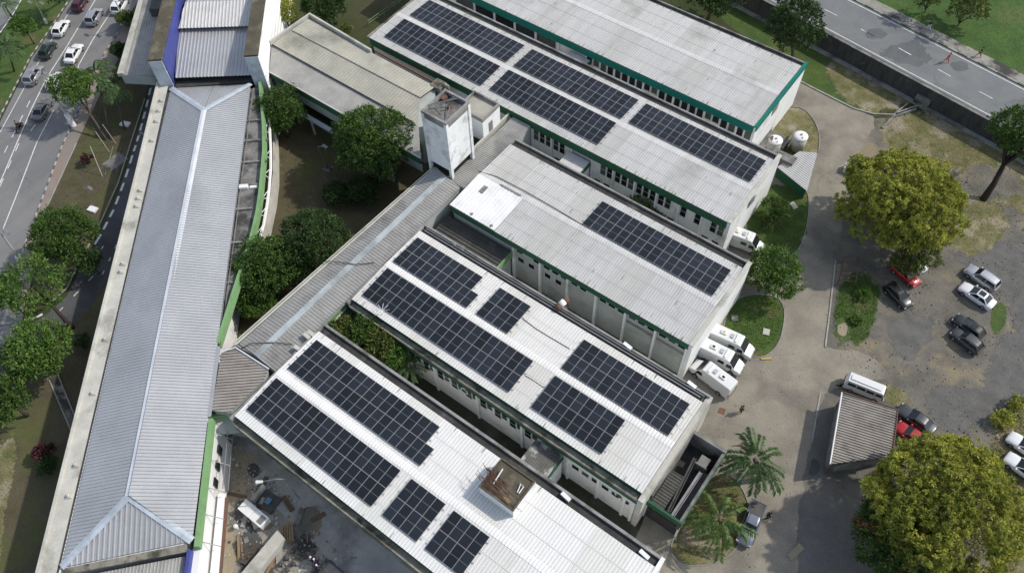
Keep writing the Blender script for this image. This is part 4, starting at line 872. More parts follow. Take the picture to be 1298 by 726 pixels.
# portal
t = thing('entrance_portal', 'tall entrance portal with two concrete fins, a blue inner face and stepped metal roofs', 'portal building', W(-14, 0))
for nm, v0, v1, u1 in (('fin', -7.55, -5.75, -6.4), ('fin', 5.7, 7.5, -5.9)):
    m = MB(); wbox(m, -45, u1, v0, v1, 0, 11.7); m.build('fin', C['hip_metal'] if v0 < 0 else C['wall'], t)
    m = MB(); wbox(m, -45, u1 + .01, v0 - .06, v1 + .06, 11.703, 12.0); m.build('fin_top', C['moss'], t)
    m = MB(); wbox(m, u1 + .003, u1 + .12, v0, v1, 0, 11.69); m.build('end_cap', C['hip_metal'], t)
m = MB(); wbox(m, -45, -6.5, -5.747, -5.6, 0, 11.69); m.build('inner_face', C['blue_wall'], t)
m = MB()
for k in range(8): wbox(m, -45, -6.2, 7.503, 7.6, 2.2 + k * 1.15, 2.32 + k * 1.15)
m.build('cladding_rib', C['wall'], t)
m = MB(); corr_pts(m, [W(-6.9, -5.55, 8.1), W(-6.3, 5.6, 8.1), W(-16.2, 5.6, 9.2), W(-16.8, -5.55, 9.2)], V, .5, .1, .5); m.build('roof', C['metal_hall'], t)
m = MB(); corr_pts(m, [W(-15.6, -5.5, 9.7), W(-15.0, 5.55, 9.7), W(-20.0, 5.55, 10.5), W(-20.6, -4.9, 10.5)], V, .5, .1, .5); m.build('roof', C['roof_grey'], t)
m = MB(); corr_pts(m, [W(-20.6, -4.9, 10.52), W(-20.0, 5.55, 10.52), W(-27, 2.5, 12.2), W(-27, -1.5, 12.2)], V, .5, .08, .5); m.build('roof', C['metal_hall'], t)
m = MB(); wbox(m, -45, -7.2, -5.55, 5.6, 0, 7.9); wbox(m, -45, -16.2, -5.5, 5.5, 7.903, 9.5); wbox(m, -45, -22, -4.6, 5.5, 9.503, 10.3); m.build('wall', C['dark'], t)
m = MB(); wbox(m, -7.19, -5.95, -5.5, 5.4, 6.3, 7.2); m.build('gutter', C['gutter'], t)
# wing over the street
t = thing('street_canopy', 'grey ribbed canopy wing bridging the side street beside the entrance portal', 'canopy', W(-14, -10))
q = [at(153, 95, 6.5), at(196, 97, 6.5), at(232, -20, 6.5), at(186, -20, 6.5)]
m = MB(); corr_pts(m, [q[0] + Vector((.5, .2, .02)), q[1] + Vector((0, 0, .02)), W(-10.5, -7.6, 6.55), W(-33, -7.6, 6.9), q[3] + Vector((.5, .2, .4))], V, .4, .06); m.build('roof', C['roof_spine'], t)
m = MB(); m.prism([(q[0].x, q[0].y), (q[1].x, q[1].y), W2(-10.4, -7.6), W2(-33, -7.6), (q[3].x, q[3].y)], 4.8, 6.45); m.build('beam', C['wall_grey'], t)
m = MB(); strip(m, [(q[0].x, q[0].y), (q[3].x, q[3].y)], .9, 6.2, 6.75); m.build('edge_beam', C['ledge_light'], t)
p = at(200, 5, 7.4); m = MB(); wbox(m, -34, -22.5, -11.5, -7.7, 6.0, 8.2); m.build('roof_box', C['steel_dark'], t)
for u in (-8.0, -15, -22): m = MB(); wbox(m, u - .2, u + .2, -8.6, -8.2, 0, 4.79); m.build('column', C['concrete_pole'], t)

# ------------------------------------------------------------------ sheds, tanks, walls
t = thing('retaining_wall', 'long dark stained retaining wall carrying the upper road', 'wall', (wl[2][0], wl[2][1], 0))
m = MB(); strip(m, wl, .7, -.2, ZT + .15); m.build('wall', C['stone_wall'], t)
m = MB(); strip(m, off(-.1), .45, ZT + .153, ZT + .22); m.build('coping', C['slab'], t)
m = MB(); strip(m, off(-.75), .7, 0, .25); m.build('footing', C['parapet_top'], t)
q = at(1166, 134, 0)
t = thing('outfall_box', 'square concrete drain outfall box against the dark retaining wall', 'drain box', (q.x, q.y, 0))
m = MB(); m.box(q.x - 1.1, q.x + 1.1, q.y - .2, q.y + 1.6, 0, 1.5); m.build('box', C['slab'], t)
m = MB(); a, b = at(1164, 134), at(1134, 147); c = at(1118, 163)
for s in (-.45, .45): strip(m, [(a.x, a.y + s - .6), (b.x, b.y + s)], .18, 0, .3)
strip(m, [(b.x, b.y), (c.x, c.y)], .3, 0, .22); m.build('channel', C['parapet_top'], t)
q = at(1250, 168, 0); m = MB(); m.box(q.x - .9, q.x + .9, q.y - .2, q.y + 1.4, 0, 1.3); m.box(q.x - 1., q.x + 1., q.y - .3, q.y + 1.2, 1.303, 1.45); solo(m, 'drain_box', C['slab'], 'concrete drain box at the right end of the retaining wall, under the leaning tree', 'drain box', (q.x, q.y, 0))
def tank(px, py, lb, z=3.1, r=.98, rusty=False):
    q = at(px, py, z); t = thing('gas_tank', lb, 'tank', (q.x, q.y, .5), 'white upright tanks')
    m = MB(); m.lathe((q.x, q.y), [(r, .5), (r, z - .35)], 24); m.build('body', C['ledge_light'], t, True)
    m = MB(); m.lathe((q.x, q.y), [(r + .03, z - .34), (r + .02, z - .2), (r * .75, z - .06), (.3, z)], 24); m.build('lid', C['white'], t, True)
    m = MB(); m.lathe((q.x, q.y), [(.16, z + .003), (.16, z + .12)], 10); m.box(q.x + .3, q.x + .45, q.y - .5, q.y - .35, z - .05, z + .08); m.build('valve', C['steel'], t)
    if rusty: m = MB(); m.prism([(q.x - .9, q.y - .2), (q.x - .35, q.y - .7), (q.x - .3, q.y + .1), (q.x - .7, q.y + .3)], z - .15, z - .02); m.build('stain_plate', C['rust'], t)
tank(1016, 171, 'white upright cylindrical tank standing in the dry round bed')
tank(984, 176, 'white upright tank with a rusty lid patch, close to the building wall', 3.0, .95, True)
m = MB(); a = at(995, 185); m.box(a.x - 3.0, a.x + .3, a.y - 2.8, a.y + 1.2, 0, .5); m.box(a.x - 3.0, a.x - 2.8, a.y - 2.8, a.y + 1.2, .503, 1.2); m.box(a.x + .1, a.x + .3, a.y - 2.0, a.y + 2.6, 0.0, 1.5); solo(m, 'tank_plinth', C['slab'], 'dark concrete plinth between the two upright tanks', 'plinth', (a.x, a.y, 0))
a = at(996, 196, 2.6); m = MB(); m.box(a.x - 1.6, a.x + 1.5, a.y - 1.0, a.y + .2, 0, 2.5); m.box(a.x - 1.7, a.x + 1.6, a.y - 1.1, a.y + .3, 2.503, 2.65); solo(m, 'plant_room', C['slab'], 'dark flat topped plant room in front of the upright tanks', 'plant room', (a.x, a.y, 0))
def shed(lb, q, z, mat, wallmat, band=None, trim=None):
    c = sum(q, Vector()) / 4; t = thing('shed', lb, 'shed', (c.x, c.y, 0))
    m = MB(); corr_pts(m, q, (q[1] - q[0]) if not trim else (q[3] - q[0]), .34 if not trim else .32, .07 if not trim else .1, .5, 0, 1); m.build('roof', [C[mat], C[mat + '_seam']], t)
    m = MB(); m.prism([(c.x + (p.x - c.x) * .94, c.y + (p.y - c.y) * .94) for p in q], 0, min(p.z for p in q) - .06); m.build('wall', C[wallmat], t)
    if band: m = MB(); strip(m, [(q[0].x, q[0].y), (q[3].x, q[3].y)], .14, q[0].z - 1.3, q[0].z - .5); m.build('fascia', C[band], t)
    if trim:
        m = MB(); m.tube([p + Vector((0, 0, .08)) for p in (q[0], q[1], q[2])], .1, 6); m.build('edge_trim', C['rust'], t)
        m = MB(); m.tube([p + Vector((0, 0, .06)) for p in (q[0], q[3])], .09, 6); m.build('gutter', C['white'], t)
    return t
shed('small shed with a pale corrugated roof and green wall beside the upright tanks', [at(985, 212, 2.0), at(1013, 192, 2.0), at(1036, 194, 2.0), at(1023, 242, 2.0)], 2.0, 'roof_grey', 'band_green')
ts = shed('taupe corrugated roofed shed with rusty edges between the minibus and the large tree', [at(1067, 497, 3.1), at(1138, 519, 3.1), at(1131, 578, 3.1), at(1052, 588, 3.1)], 3.1, 'roof_tile', 'slab', None, True)
# timber rack
a, b, c, d = at(1070, 326, 1.0), at(1089, 326, 1.0), at(1085, 357, 1.0), at(1064, 355, 1.0)
m = MB()
for p, q in ((a, d), (b, c)): m.tube([p, q], .09, 5)
for k in range(6): m.tube([a.lerp(d, k / 5), b.lerp(c, k / 5)], .06, 5)
for p in (a, b, c, d): m.tube([Vector((p.x, p.y, 0)), p], .07, 5)
solo(m, 'timber_rack', C['wood_old'], 'ladder like timber rack at the shaded foot of the round yellow green tree', 'rack', (a.x, a.y, 0))
def box_thing(name, lb, cat, px, Z, dims, rot, mat, group=None, extra=None):
    q = at(px[0], px[1], Z); M4 = Matrix.Translation(q) @ Matrix.Rotation(R_(rot), 4, 'Z'); m = MB(); x, y, z = dims
    m.box(-x / 2, x / 2, -y / 2, y / 2, 0, z, 0, M4); m.box(-x / 2 + .04, x / 2 - .04, -y / 2 + .04, y / 2 - .04, z + .002, z + .03, 0, M4)
    return solo(m, name, C[mat], lb, cat, q, group)
box_thing('notice_board', 'white board leaning beside the road at the edge of the round tree', 'board', (1076, 217), 0, (1.6, 1.2, .9), 10, 'white')
box_thing('broken_slab', 'white broken slab lying on the corner lawn by the block end', 'slab', (1006, 261), 0, (1.1, .7, .12), -30, 'ledge_light')
box_thing('stone_slab', 'white chunk of rubble lying on the lawn near the ambulances', 'rubble', (971, 421), 0, (.8, .9, .15), 20, 'ledge_light')
box_thing('manhole_lid', 'square concrete manhole lid on the lawn behind the vans', 'manhole', (931, 404), 0, (.8, .8, .2), 30, 'slab')
box_thing('kerb_block', 'yellow painted kerb piece at the lawn corner by the vans', 'kerb piece', (971, 455), 0, (1.3, .22, .16), 38, 'paint_yellow')
box_thing('rubble_slab', 'pale concrete slab lying at the foot of the lower road', 'slab', (1008, 699), 0, (.8, 2.0, .12), -15, 'sandpath')
box_thing('white_cover', 'white flat cover under the palm trees on the verge', 'cover', (159, 158), 0, (1.4, .9, .25), 20, 'white')
box_thing('white_cover', 'white flat cover on the verge beside the short post', 'cover', (118, 266), 0, (1.3, .9, .25), 15, 'white')
box_thing('garden_slab', 'grey square slab on the shaded leafy court floor', 'slab', (415, 215), 0, (1.1, .9, .15), 10, 'slab')
q = at(147, 205); m = MB(); 
for k in range(2): m.tube([at(143 + 10 * k, 186, .1), at(133 + 14 * k, 222, .1)], .06, 4)
m.box(q.x - 1.2, q.x + 1.0, q.y - 1.6, q.y + 1.4, 0, .06); solo(m, 'bed_frame', C['slab'], 'low concrete framed bed on the verge beside the side street', 'planting bed', q)
# courtyard clutter
q = at(321, 650, 1.2); d_ = at(337, 662, 1.2) - at(306, 636, 1.2); Mx = Matrix.Translation((q.x, q.y, 0)) @ Matrix.Rotation(math.atan2(d_.y, d_.x), 4, 'Z')
t = thing('equipment_cabinet', 'long white flat topped equipment cabinet in the stained service court', 'cabinet', (q.x, q.y, 0))
m = MB(); m.box(-1.75, 1.75, -.62, .62, 0.1, 1.15, 0, Mx); m.build('body', C['white'], t)
for a_, b_ in ((-1.78, -.04), (.04, 1.78)): m = MB(); m.box(a_, b_, -.65, .65, 1.153, 1.23, 0, Mx); m.build('lid', C['wall'], t)
m = MB(); m.box(.9, 1.6, -.45, .45, 1.233, 1.26, 0, Mx); m.build('grille', C['steel'], t)
for k in range(16):
    a_ = at(random.uniform(285, 410), random.uniform(600, 720)); L_ = random.uniform(.3, 1.0); m = MB(); m.box(-L_, L_, -.12 - .3 * random.random(), .12 + .2 * random.random(), 0.02, random.uniform(.08, .3), 0, Matrix.Translation(a_) @ Matrix.Rotation(random.uniform(0, 3.1), 4, 'Z'))
    solo(m, 'rubble_piece', C[random.choice(('slab', 'ledge', 'wood_old', 'kerb', 'steel_dark', 'ledge_light'))], 'small slab or board of rubble strewn on the stained service court floor', 'rubble', a_, 'rubble pieces in the service court')
q = at(337, 632, .9); m = MB(); Mx = Matrix.Translation((q.x, q.y, 0)) @ Matrix.Rotation(R_(5), 4, 'Z')
m.box(-1.5, -1.1, -.9, 1.1, 0, .9, 1, Mx); m.box(-1.0, 1.2, -.9, 1.0, 0, .25, 0, Mx); m.box(-.2, .4, -.3, .4, .253, .4, 2, Mx)
solo(m, 'pallet', [C['steel_dark'], C['ledge_light'], paintm('faded_blue_plastic', (.08, .2, .3))], 'dark pallet with a pale board and blue tub beside the site container', 'pallet', (q.x, q.y, 0))
pts = [at(352, 671, 1.2), at(361, 682, 1.2), at(330, 722, 1.2), at(318, 760, 1.2), at(290, 760, 1.2), at(304, 728, 1.2)]
m = MB(); m.prism([(p.x, p.y) for p in pts], 0, 1.25); solo(m, 'ramp_wall', C['ledge_light'], 'pale tapering concrete ramp at the bottom of the service court', 'ramp', (pts[0].x, pts[0].y, 0))
m = MB()
for (a, b) in [((373, 692), (340, 728)), ((381, 699), (350, 735)), ((373, 692), (390, 708)), ((364, 702), (372, 709)), ((356, 711), (364, 717)), ((348, 718), (356, 726))]:
    m.tube([at(*a, .5), at(*b, .5)], .05, 5)
for px in [(372, 699), (364, 708), (356, 716), (380, 706), (373, 715), (365, 723)]: p = at(*px); m.lathe((p.x, p.y), [(.22, 0.0), (.22, .5), (.1, .6)], 8)
for a in [(373, 692), (381, 699), (344, 724)]: p = at(*a, .5); m.tube([(p.x, p.y, 0), p], .05, 5)
p = at(372, 700); solo(m, 'pipe_rack', C['steel_dark'], 'black pipe rack with round pump heads at the bottom of the service court', 'pipe rack', p)
q = at(364, 675, .6); m = MB(); Mx = Matrix.Translation((q.x, q.y, 0)) @ Matrix.Rotation(R_(-42), 4, 'Z')
for k in range(5): m.box(-1.0, 1.0, -.6 + .26 * k, -.42 + .26 * k, .4, .55, 0, Mx)
m.box(-.9, -.75, -.6, .6, 0, .397, 0, Mx); m.box(.75, .9, -.6, .6, 0, .397, 0, Mx); solo(m, 'timber_pallet', C['wood'], 'yellowish timber pallet at the head of the pale concrete ramp', 'pallet', (q.x, q.y, 0))
for i, (a, b, lb) in enumerate([((302, 678), (303, 712), 'long timber plank lying on the sandy strip'), ((356, 692), (338, 726), 'narrow timber plank beside the pale concrete ramp'), ((343, 662), (336, 670), 'reddish timber plank at the end of the site container')]):
    m = MB(); p, r = at(*a, .15), at(*b, .15); strip(m, [(p.x, p.y), (r.x, r.y)], .28, 0.02, .2); strip(m, [(p.x + .35, p.y), (r.x + .3, r.y + .3)], .16, 0.02, .15); solo(m, 'timber_plank', C['wood'], lb, 'plank', p)
m = MB()
for k in range(12): a = at(308 + random.uniform(-8, 10), 705 + random.uniform(-10, 10), .1); an = random.uniform(.9, 1.6); L = random.uniform(.6, 1.6); m.tube([a, a + Vector((math.cos(an) * L, math.sin(an) * L, .1))], .06, 4)
q = at(310, 705); solo(m, 'timber_offcuts', C['wood_old'], 'heap of timber offcuts beside the sandy strip', 'timber heap', q)
for px, lb in (((280, 672), 'white bollard lamp at the edge of the sandy strip, nearest the hall wall'), ((301, 669), 'white bollard lamp on the sandy strip, nearest the container')):
    q = at(*px); m = MB(); m.lathe((q.x, q.y), [(.16, 0), (.16, .5), (.26, .6), (.22, .85), (.1, .95)], 12); solo(m, 'bollard_lamp', C['white'], lb, 'bollard', q, 'bollard lamps')
q = at(281, 628); m = MB(); m.lathe((q.x, q.y), [(.6, 0), (.68, .9), (.6, 1.0), (.15, 1.12)], 16); solo(m, 'water_barrel', paintm('navy_plastic', (.02, .045, .09)), 'round dark blue barrel at the foot of the hall wall', 'barrel', q)
q = at(393, 688, .4); m = MB()
for k in range(7): a = q + Vector((random.uniform(-.7, .7), random.uniform(-.7, .7), random.uniform(-.3, .3))); an = random.uniform(0, 3.1); m.tube([a, a + Vector((math.cos(an), math.sin(an), .25)) * .9], .06, 4, k % 2)
m.lathe((q.x - .8, q.y + .3), [(.3, 0.0), (.3, .5)], 8, 1); solo(m, 'scrap_heap', [C['wood'], C['steel_dark']], 'small heap of scrap timber and tubes on the service lane', 'scrap heap', (q.x, q.y, 0))
m = MB(); a, b = at(416, 709, .1), at(450, 740, .1); strip(m, [(a.x, a.y), (b.x, b.y)], .12, .02, .2); strip(m, [(a.x + .25, a.y + .1), (b.x + .25, b.y + .1)], .12, .02, .2); solo(m, 'steel_profile', C['steel_dark'], 'dark steel profiles lying along the service lane', 'steel profile', a)
# cables and small roof gear
def cable(lb, pts, r=.05): m = MB(); P = [at(*p) for p in pts]; m.tube(P, r, 5); solo(m, 'roof_cable', C['cable'], lb, 'cable', P[0], 'cables on the roofs')
cable('black cable crossing the white roof between the square array and the van end array', [(663, 404, 8.0), (680, 417, 8.0), (700, 429, 8.0), (722, 442, 8.0)])
cable('short black cable joining the longest array to the 16 panel array', [(666, 476, 8.02), (676, 482, 8.0), (689, 491, 8.0)])
cable('long thin cable curving over the grey roof to its lone array', [(606, 217, 8.1), (630, 224, 8.2), (665, 242, 8.2), (700, 262, 8.2), (738, 285, 8.1)])
cable('cable sagging across the corridor roof by the hatched connector', [(303, 443, 7.3), (318, 435, 7.6), (348, 434, 7.75), (370, 436, 7.5)])
cable('thin cable along the corridor roof beside the planted courtyard', [(474, 333, 7.4), (450, 335, 7.75), (420, 331, 7.5), (400, 332, 7.3)])
q = at(712, 386, 8.2); t = thing('vent_pipe', 'rusty elbow vent pipe with a white band leaning over the roof gutter', 'vent pipe', (q.x, q.y, 7.4))
m = MB(); m.tube([q + Vector((-.1, -.75, -.1)), q + Vector((-.05, -.2, .15))], .36, 12); m.tube([q + Vector((.05, .35, .2)), q + Vector((.15, .8, .0)), q + Vector((.2, .9, -.8))], .36, 12); m.build('pipe', C['rust'], t, True)
m = MB(); m.tube([q + Vector((-.06, -.25, .13)), q + Vector((.06, .4, .2))], .4, 12); m.build('band', C['white'], t, True)
for i, (px, lb) in enumerate([((795, 441), 'white floodlight box on the pipe lined parapet, midway along'), ((876, 490), 'white floodlight box on the parapet corner nearest the vans'), ((717, 631), 'small white unit in the dark gutter right of the rooftop tank'), ((816, 704), 'long white unit in the dark gutter end by the lower road')]):
    q = at(*px, 7.4); m = MB(); m.box(-.55, .55, -.2, .2, .2, .6, 0, Matrix.Translation(q) @ Matrix.Rotation(R_(-8), 4, 'Z')); m.box(-.4, .4, -.1, .1, 0, .197, 0, Matrix.Translation(q)); solo(m, 'floodlight_box', C['white'], lb, 'floodlight', q, 'white boxes on the parapets')
for i, (a, b, lb) in enumerate([((374, 440), (380, 444), 'short white chute crossing the valley by the corridor, lower one'), ((386, 424), (393, 430), 'short white chute crossing the valley by the corridor, middle one'), ((391, 421), (399, 427), 'short white chute crossing the valley by the corridor, upper one')]):
    m = MB(); p, r = at(*a, 7.6), at(*b, 7.6); strip(m, [(p.x, p.y), (r.x, r.y)], .45, 7.6, 7.95); solo(m, 'roof_chute', C['ledge_light'], lb, 'chute', p, 'chutes at the valley')
q = at(486, 400, 7.5); t = thing('roof_antenna', 'spiky white roof antenna at the roof edge above the planted courtyard', 'antenna', q)
m = MB(); m.tube([q, q + Vector((0, 0, 1.0))], .03, 5); m.build('mast', C['white'], t)
m = MB(); 
for k in range(9): an = k * .7; m.tube([q + Vector((0, 0, 1.0)), q + Vector((math.cos(an) * .9, math.sin(an) * .9, 1.25))], .022, 4)
m.build('spoke', C['white'], t)
for px, lb in (((575, 311), 'round grey outlet drum on the parapet beside the dark lean-to, left one'), ((586, 316), 'round grey outlet drum on the parapet beside the dark lean-to, right one'), ((598, 274), 'small outlet drum on the green edge below the bright roof patch, left one'), ((623, 289), 'small outlet drum on the green edge below the bright roof patch, right one')):
    q = at(*px, 7.5); m = MB(); m.lathe((q.x, q.y), [(.35, 7.3), (.38, 7.75), (.2, 8.0)], 10); solo(m, 'outlet_drum', C['parapet_top'], lb, 'roof outlet', (q.x, q.y, 7.3), 'roof outlets')
m = MB(); a, b, c = at(442, 384, 6.2), at(412, 415, 6.2), at(446, 392, 5.5)
strip(m, [(a.x, a.y), (b.x, b.y)], .3, 5.4, 7.0); solo(m, 'green_screen', C['band_lime'], 'light green screen wall closing the planted courtyard by the corridor', 'screen wall', (a.x, a.y, 5.4))
m = MB(); m.tube([at(438, 391, 6), at(416, 414, 6)], .16, 8); solo(m, 'white_pipe', C['ledge_light'], 'white pipe in front of the light green screen wall', 'pipe', at(438, 391, 6))
for i, (px, lb) in enumerate([((549, 466), 'round condenser fan on the shaded wall, leftmost of three'), ((566, 481), 'round condenser fan on the shaded wall, middle of three'), ((587, 497), 'round condenser fan on the shaded wall, rightmost of three'), ((784, 629), 'round condenser fan at the wall end near the covered passage')]):
    q = at(*px, 4.6); m = MB(); m.box(q.x - .5, q.x + .5, 28.95, 29.3, 4.2, 5.0); m.tube([(q.x, 28.94, 4.6), (q.x, 28.9, 4.6)], .34, 14, 1); solo(m, 'condenser_unit', [C['white'], C['steel_dark']], lb, 'condenser', (q.x, 29.1, 4.2), 'condenser units')
# fence top-left of block N
t = thing('green_railing', 'thin green railing beside the brown yard behind the beige block', 'railing', at(452, 35))
m = MB(); a, b = at(466, 27, 1.1), at(512, -6, 1.1); 
for z in (0, -.5): m.tube([a + Vector((0, 0, z)), b + Vector((0, 0, z))], .04, 4)
m.build('rail', C['band_lime'], t)
for k in range(8): m = MB(); p = a.lerp(b, k / 7); m.tube([(p.x, p.y, 0), p], .04, 4); m.build('post', C['band_lime'], t)

# ------------------------------------------------------------------ trees and plants
def crown_points(Cn, R, RZ, lobes, per, seed, flat=.0, top=.55):
    r = np.random.default_rng(seed); P, D, T = [], [], []
    for l in range(lobes):
        k = (l + .5) / lobes; zz = 1 - 2 * k * (1 - .5 * (1 - top) - .18); ph = l * 2.39996 + r.uniform(-.4, .4)
        rr = math.sqrt(max(0, 1 - zz * zz)); lr = r.uniform(.27, .45) if lobes < 12 else r.uniform(.8, 1.25) * 1.55 / math.sqrt(lobes)
        c = np.array([rr * math.cos(ph), rr * math.sin(ph), zz]) * (r.uniform(.55, .72) if lobes < 12 else r.uniform(.60, .84)); lt = r.uniform(-.2, .2)
        for j in range(per):
            d = r.normal(0, 1, 3); d /= np.linalg.norm(d)
            if d @ c < -.25 * np.linalg.norm(c): d = -d
            p = c + d * lr * r.uniform(.7, 1.12); n = d + c * .5; n[2] += .25; P.append(p); D.append(n / np.linalg.norm(n)); T.append(.5 + lt + r.normal(0, .17))
    P = np.array(P) * np.array([R, R, RZ]) + np.array(Cn); return P, np.array(D), np.array(T)
def crown_mesh(name, Cn, R, RZ, lobes, per, leaves, size, mat, seed, parent, inner=.35, spread=.75, asp=.45, puff=.14):
    P, D, T = crown_points(Cn, R, RZ, lobes, per, seed); r = np.random.default_rng(seed + 1)
    n = len(P); b = np.repeat(P, leaves, 0); d = np.repeat(D, leaves, 0); t = np.repeat(T, leaves)
    b = b + r.normal(0, puff * min(R, 2.2) * .55, b.shape); d = d * (1 - spread * .5) + r.normal(0, spread * .62, d.shape); t = t + r.normal(0, .1, len(t))
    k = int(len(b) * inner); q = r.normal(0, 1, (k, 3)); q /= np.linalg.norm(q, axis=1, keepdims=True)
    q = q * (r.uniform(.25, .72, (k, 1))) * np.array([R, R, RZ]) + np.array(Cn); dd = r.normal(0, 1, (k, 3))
    b = np.concatenate([b, q]); d = np.concatenate([d, dd]); t = np.concatenate([t, r.uniform(.1, .5, k)])  # inner leaves tinted darker: crown shade put into their colour
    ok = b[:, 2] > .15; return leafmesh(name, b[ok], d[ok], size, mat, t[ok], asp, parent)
def tree(name, lb, px, py, rpx, zc, mat, asp=.8, lobes=14, size=.4, dens=1.0, base=None, tr=.22, bark='bark', cat='tree', group=None, seed=1, spread=.75, leaf_asp=.45, branch=True, inner=.35, tuft=False):
    Cn = at(px, py, zc); R = rpx * depth(Cn) / F; RZ = min(R * asp, zc - .2)
    B = at(*base) if base else Vector((Cn.x, Cn.y, 0)); t = thing(name, lb, cat, B, group)
    lobes = lobes if lobes < 12 else int(lobes * 2.3); area = 4 * math.pi * R * R * .75; nl = dens * area * 3.6 / (size * size * leaf_asp); lv = 12 if not tuft else 30; per = max(4, int(nl / lv / lobes))
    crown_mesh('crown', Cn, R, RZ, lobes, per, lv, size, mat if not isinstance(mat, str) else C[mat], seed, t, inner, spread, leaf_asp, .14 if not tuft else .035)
    r = random.Random(seed); m = MB(); top = Cn + Vector((0, 0, -.1 * RZ)); fork = B.lerp(top, .55) + Vector((r.uniform(-.1, .1), r.uniform(-.1, .1), 0)) * R * .3
    m.tube([B + Vector((0, 0, -.05)), B.lerp(fork, .5) + Vector((.04 * R, 0, 0)), fork], [tr * 1.25, tr, tr * .8], 8)
    if branch:
        for k in range(6):
            an = k * 1.05 + r.uniform(-.3, .3); e = Cn + Vector((math.cos(an) * R * .62, math.sin(an) * R * .62, r.uniform(-.3, .3) * RZ)); md = fork.lerp(e, .5) + Vector((0, 0, .08 * R)); m.tube([fork, md, e], [tr * .6, tr * .38, tr * .12], 6)
        m.tube([fork, Cn + Vector((0, 0, .5 * RZ))], [tr * .7, tr * .15], 6)
    m.build('trunk', C[bark], t, True); return t
tree('tree', 'big round yellow green tree between the access road and the parked cars', 1139, 256, 82, 6.2, 'lf_yellow', .78, 30, .4, 1.6, tr=.4, seed=3, spread=1.0, leaf_asp=.3, tuft=True, inner=.22)
tree('tree', 'sparse leafy lower limb of foliage hanging over the red and white parked cars', 1156, 322, 33, 3.2, 'lf_olive', .6, 11, .36, .7, tr=.14, seed=33)
tt = tree('tree', 'huge yellow green tree overhanging the taupe shed at the lower right', 1196, 640, 104, 6.8, 'lf_yellow', .72, 34, .4, 1.6, tr=.42, seed=5, spread=1.0, leaf_asp=.3, tuft=True, inner=.22)
tf = tree('flowering_tree', 'dark green tree with red blossoms under the huge yellow green tree', 1138, 690, 62, 4.2, 'lf_green', .7, 18, .42, .8, tr=.25, seed=6)
Cn = at(1138, 690, 4.2); P, D, T = crown_points(Cn, 62 * depth(Cn) / F, 3.0, 16, 14, 77); r = np.random.default_rng(4)
ok = P[:, 2] > 4.6; P = P[ok]; D = D[ok]; sel = r.choice(len(P), min(26, len(P)), False); b = np.repeat(P[sel], 9, 0) + r.normal(0, .22, (9 * len(sel), 3)) + np.repeat(D[sel], 9, 0) * .35
leafmesh('blossom', b, r.normal(0, 1, b.shape) + [0, 0, .6], .28, C['flower'], r.uniform(0, 1, len(b)), .7, tf)
tree('tree', 'bright green bushy tree at the end of the lone array block', 981, 346, 36, 3.4, 'lf_bright', .8, 16, .42, .9, tr=.2, seed=7)
tree('tree', 'tall dark green tree beside the retaining wall and upper road', 1005, 34, 36, 6.2, 'lf_dark', 1.05, 18, .5, .9, base=(1004, 78), tr=.3, seed=8)
tree('tree', 'dark leaning tree with a long bare trunk at the right edge', 1296, 170, 40, 8.5, 'lf_green', .7, 16, .5, .8, base=(1246, 253), tr=.38, bark='bark_dark', seed=9)
tree('tree', 'thin pale barked tree in the park beyond the upper road', 1226, 8, 26, 6.5, 'lf_olive', .8, 10, .5, .55, base=(1205, 52), tr=.16, seed=10)
tree('tree', 'small slim park tree near the walkers on the far pavement', 1178, -6, 18, 6.5, 'lf_olive', .8, 8, .45, .55, base=(1168, 33), tr=.12, seed=11)
tree('tree', 'large dense green tree in front of the beige block beside the water tower', 473, 182, 54, 6.0, 'lf_green', .85, 24, .42, .9, tr=.32, seed=12)
tree('tree', 'feathery green tree tucked between the hall curve and the beige block', 354, 142, 31, 5.0, 'lf_green', 1.0, 14, .34, .9, tr=.2, seed=13)
tree('tree', 'dark round tree in the leafy court, beside the corridor roof', 397, 308, 45, 5.0, 'lf_dark', .85, 16, .36, .95, base=(385, 350), tr=.22, seed=14)
tree('tree', 'mid green bushy tree in the leafy court, against the curved green rail', 335, 338, 42, 5.0, 'lf_green', .9, 16, .36, .95, tr=.22, seed=15)
tree('tree', 'mid green tree filling the gap between the two leafy court trees', 366, 330, 30, 4.6, 'lf_green', .9, 13, .36, .95, tr=.18, seed=115)
tree('tree', 'light green tree at the foot of the curved green rail in the leafy court', 316, 372, 24, 3.6, 'lf_green', .8, 12, .34, .9, tr=.14, seed=116)
tree('bush', 'light green bush at the narrow end of the leafy court', 328, 388, 22, 2.6, 'lf_bright', .7, 9, .32, .9, tr=.1, seed=16, cat='bush')
tree('bush', 'low dark bush on the shaded leafy court floor, under the large tree', 428, 246, 18, 1.4, 'lf_dark', .8, 8, .3, .9, tr=.08, seed=17, cat='bush')
tree('bush', 'dark shrub between the large dense tree and the corridor roof', 462, 243, 22, 1.9, 'lf_dark', .8, 8, .3, .9, tr=.08, seed=18, cat='bush')
tree('tree', 'dense round dark green tree on the verge beside the side street', 80, 299, 41, 4.6, 'lf_green', .85, 20, .38, .95, tr=.25, seed=19)
tree('bush', 'small dark shrub beside the round verge tree', 114, 332, 17, 2.6, 'lf_dark', .9, 8, .34, .9, tr=.1, seed=20, cat='bush')
tree('tree', 'open yellowish green tree with a leaning trunk, left edge', 42, 362, 40, 6.2, 'lf_bright', .7, 12, .42, .5, base=(92, 416), tr=.26, bark='bark_dark', seed=21, inner=.1)
tree('tree', 'thin light green crown at the left edge next to the leaning tree', 6, 372, 24, 6.0, 'lf_bright', .7, 9, .42, .6, tr=.15, seed=22)
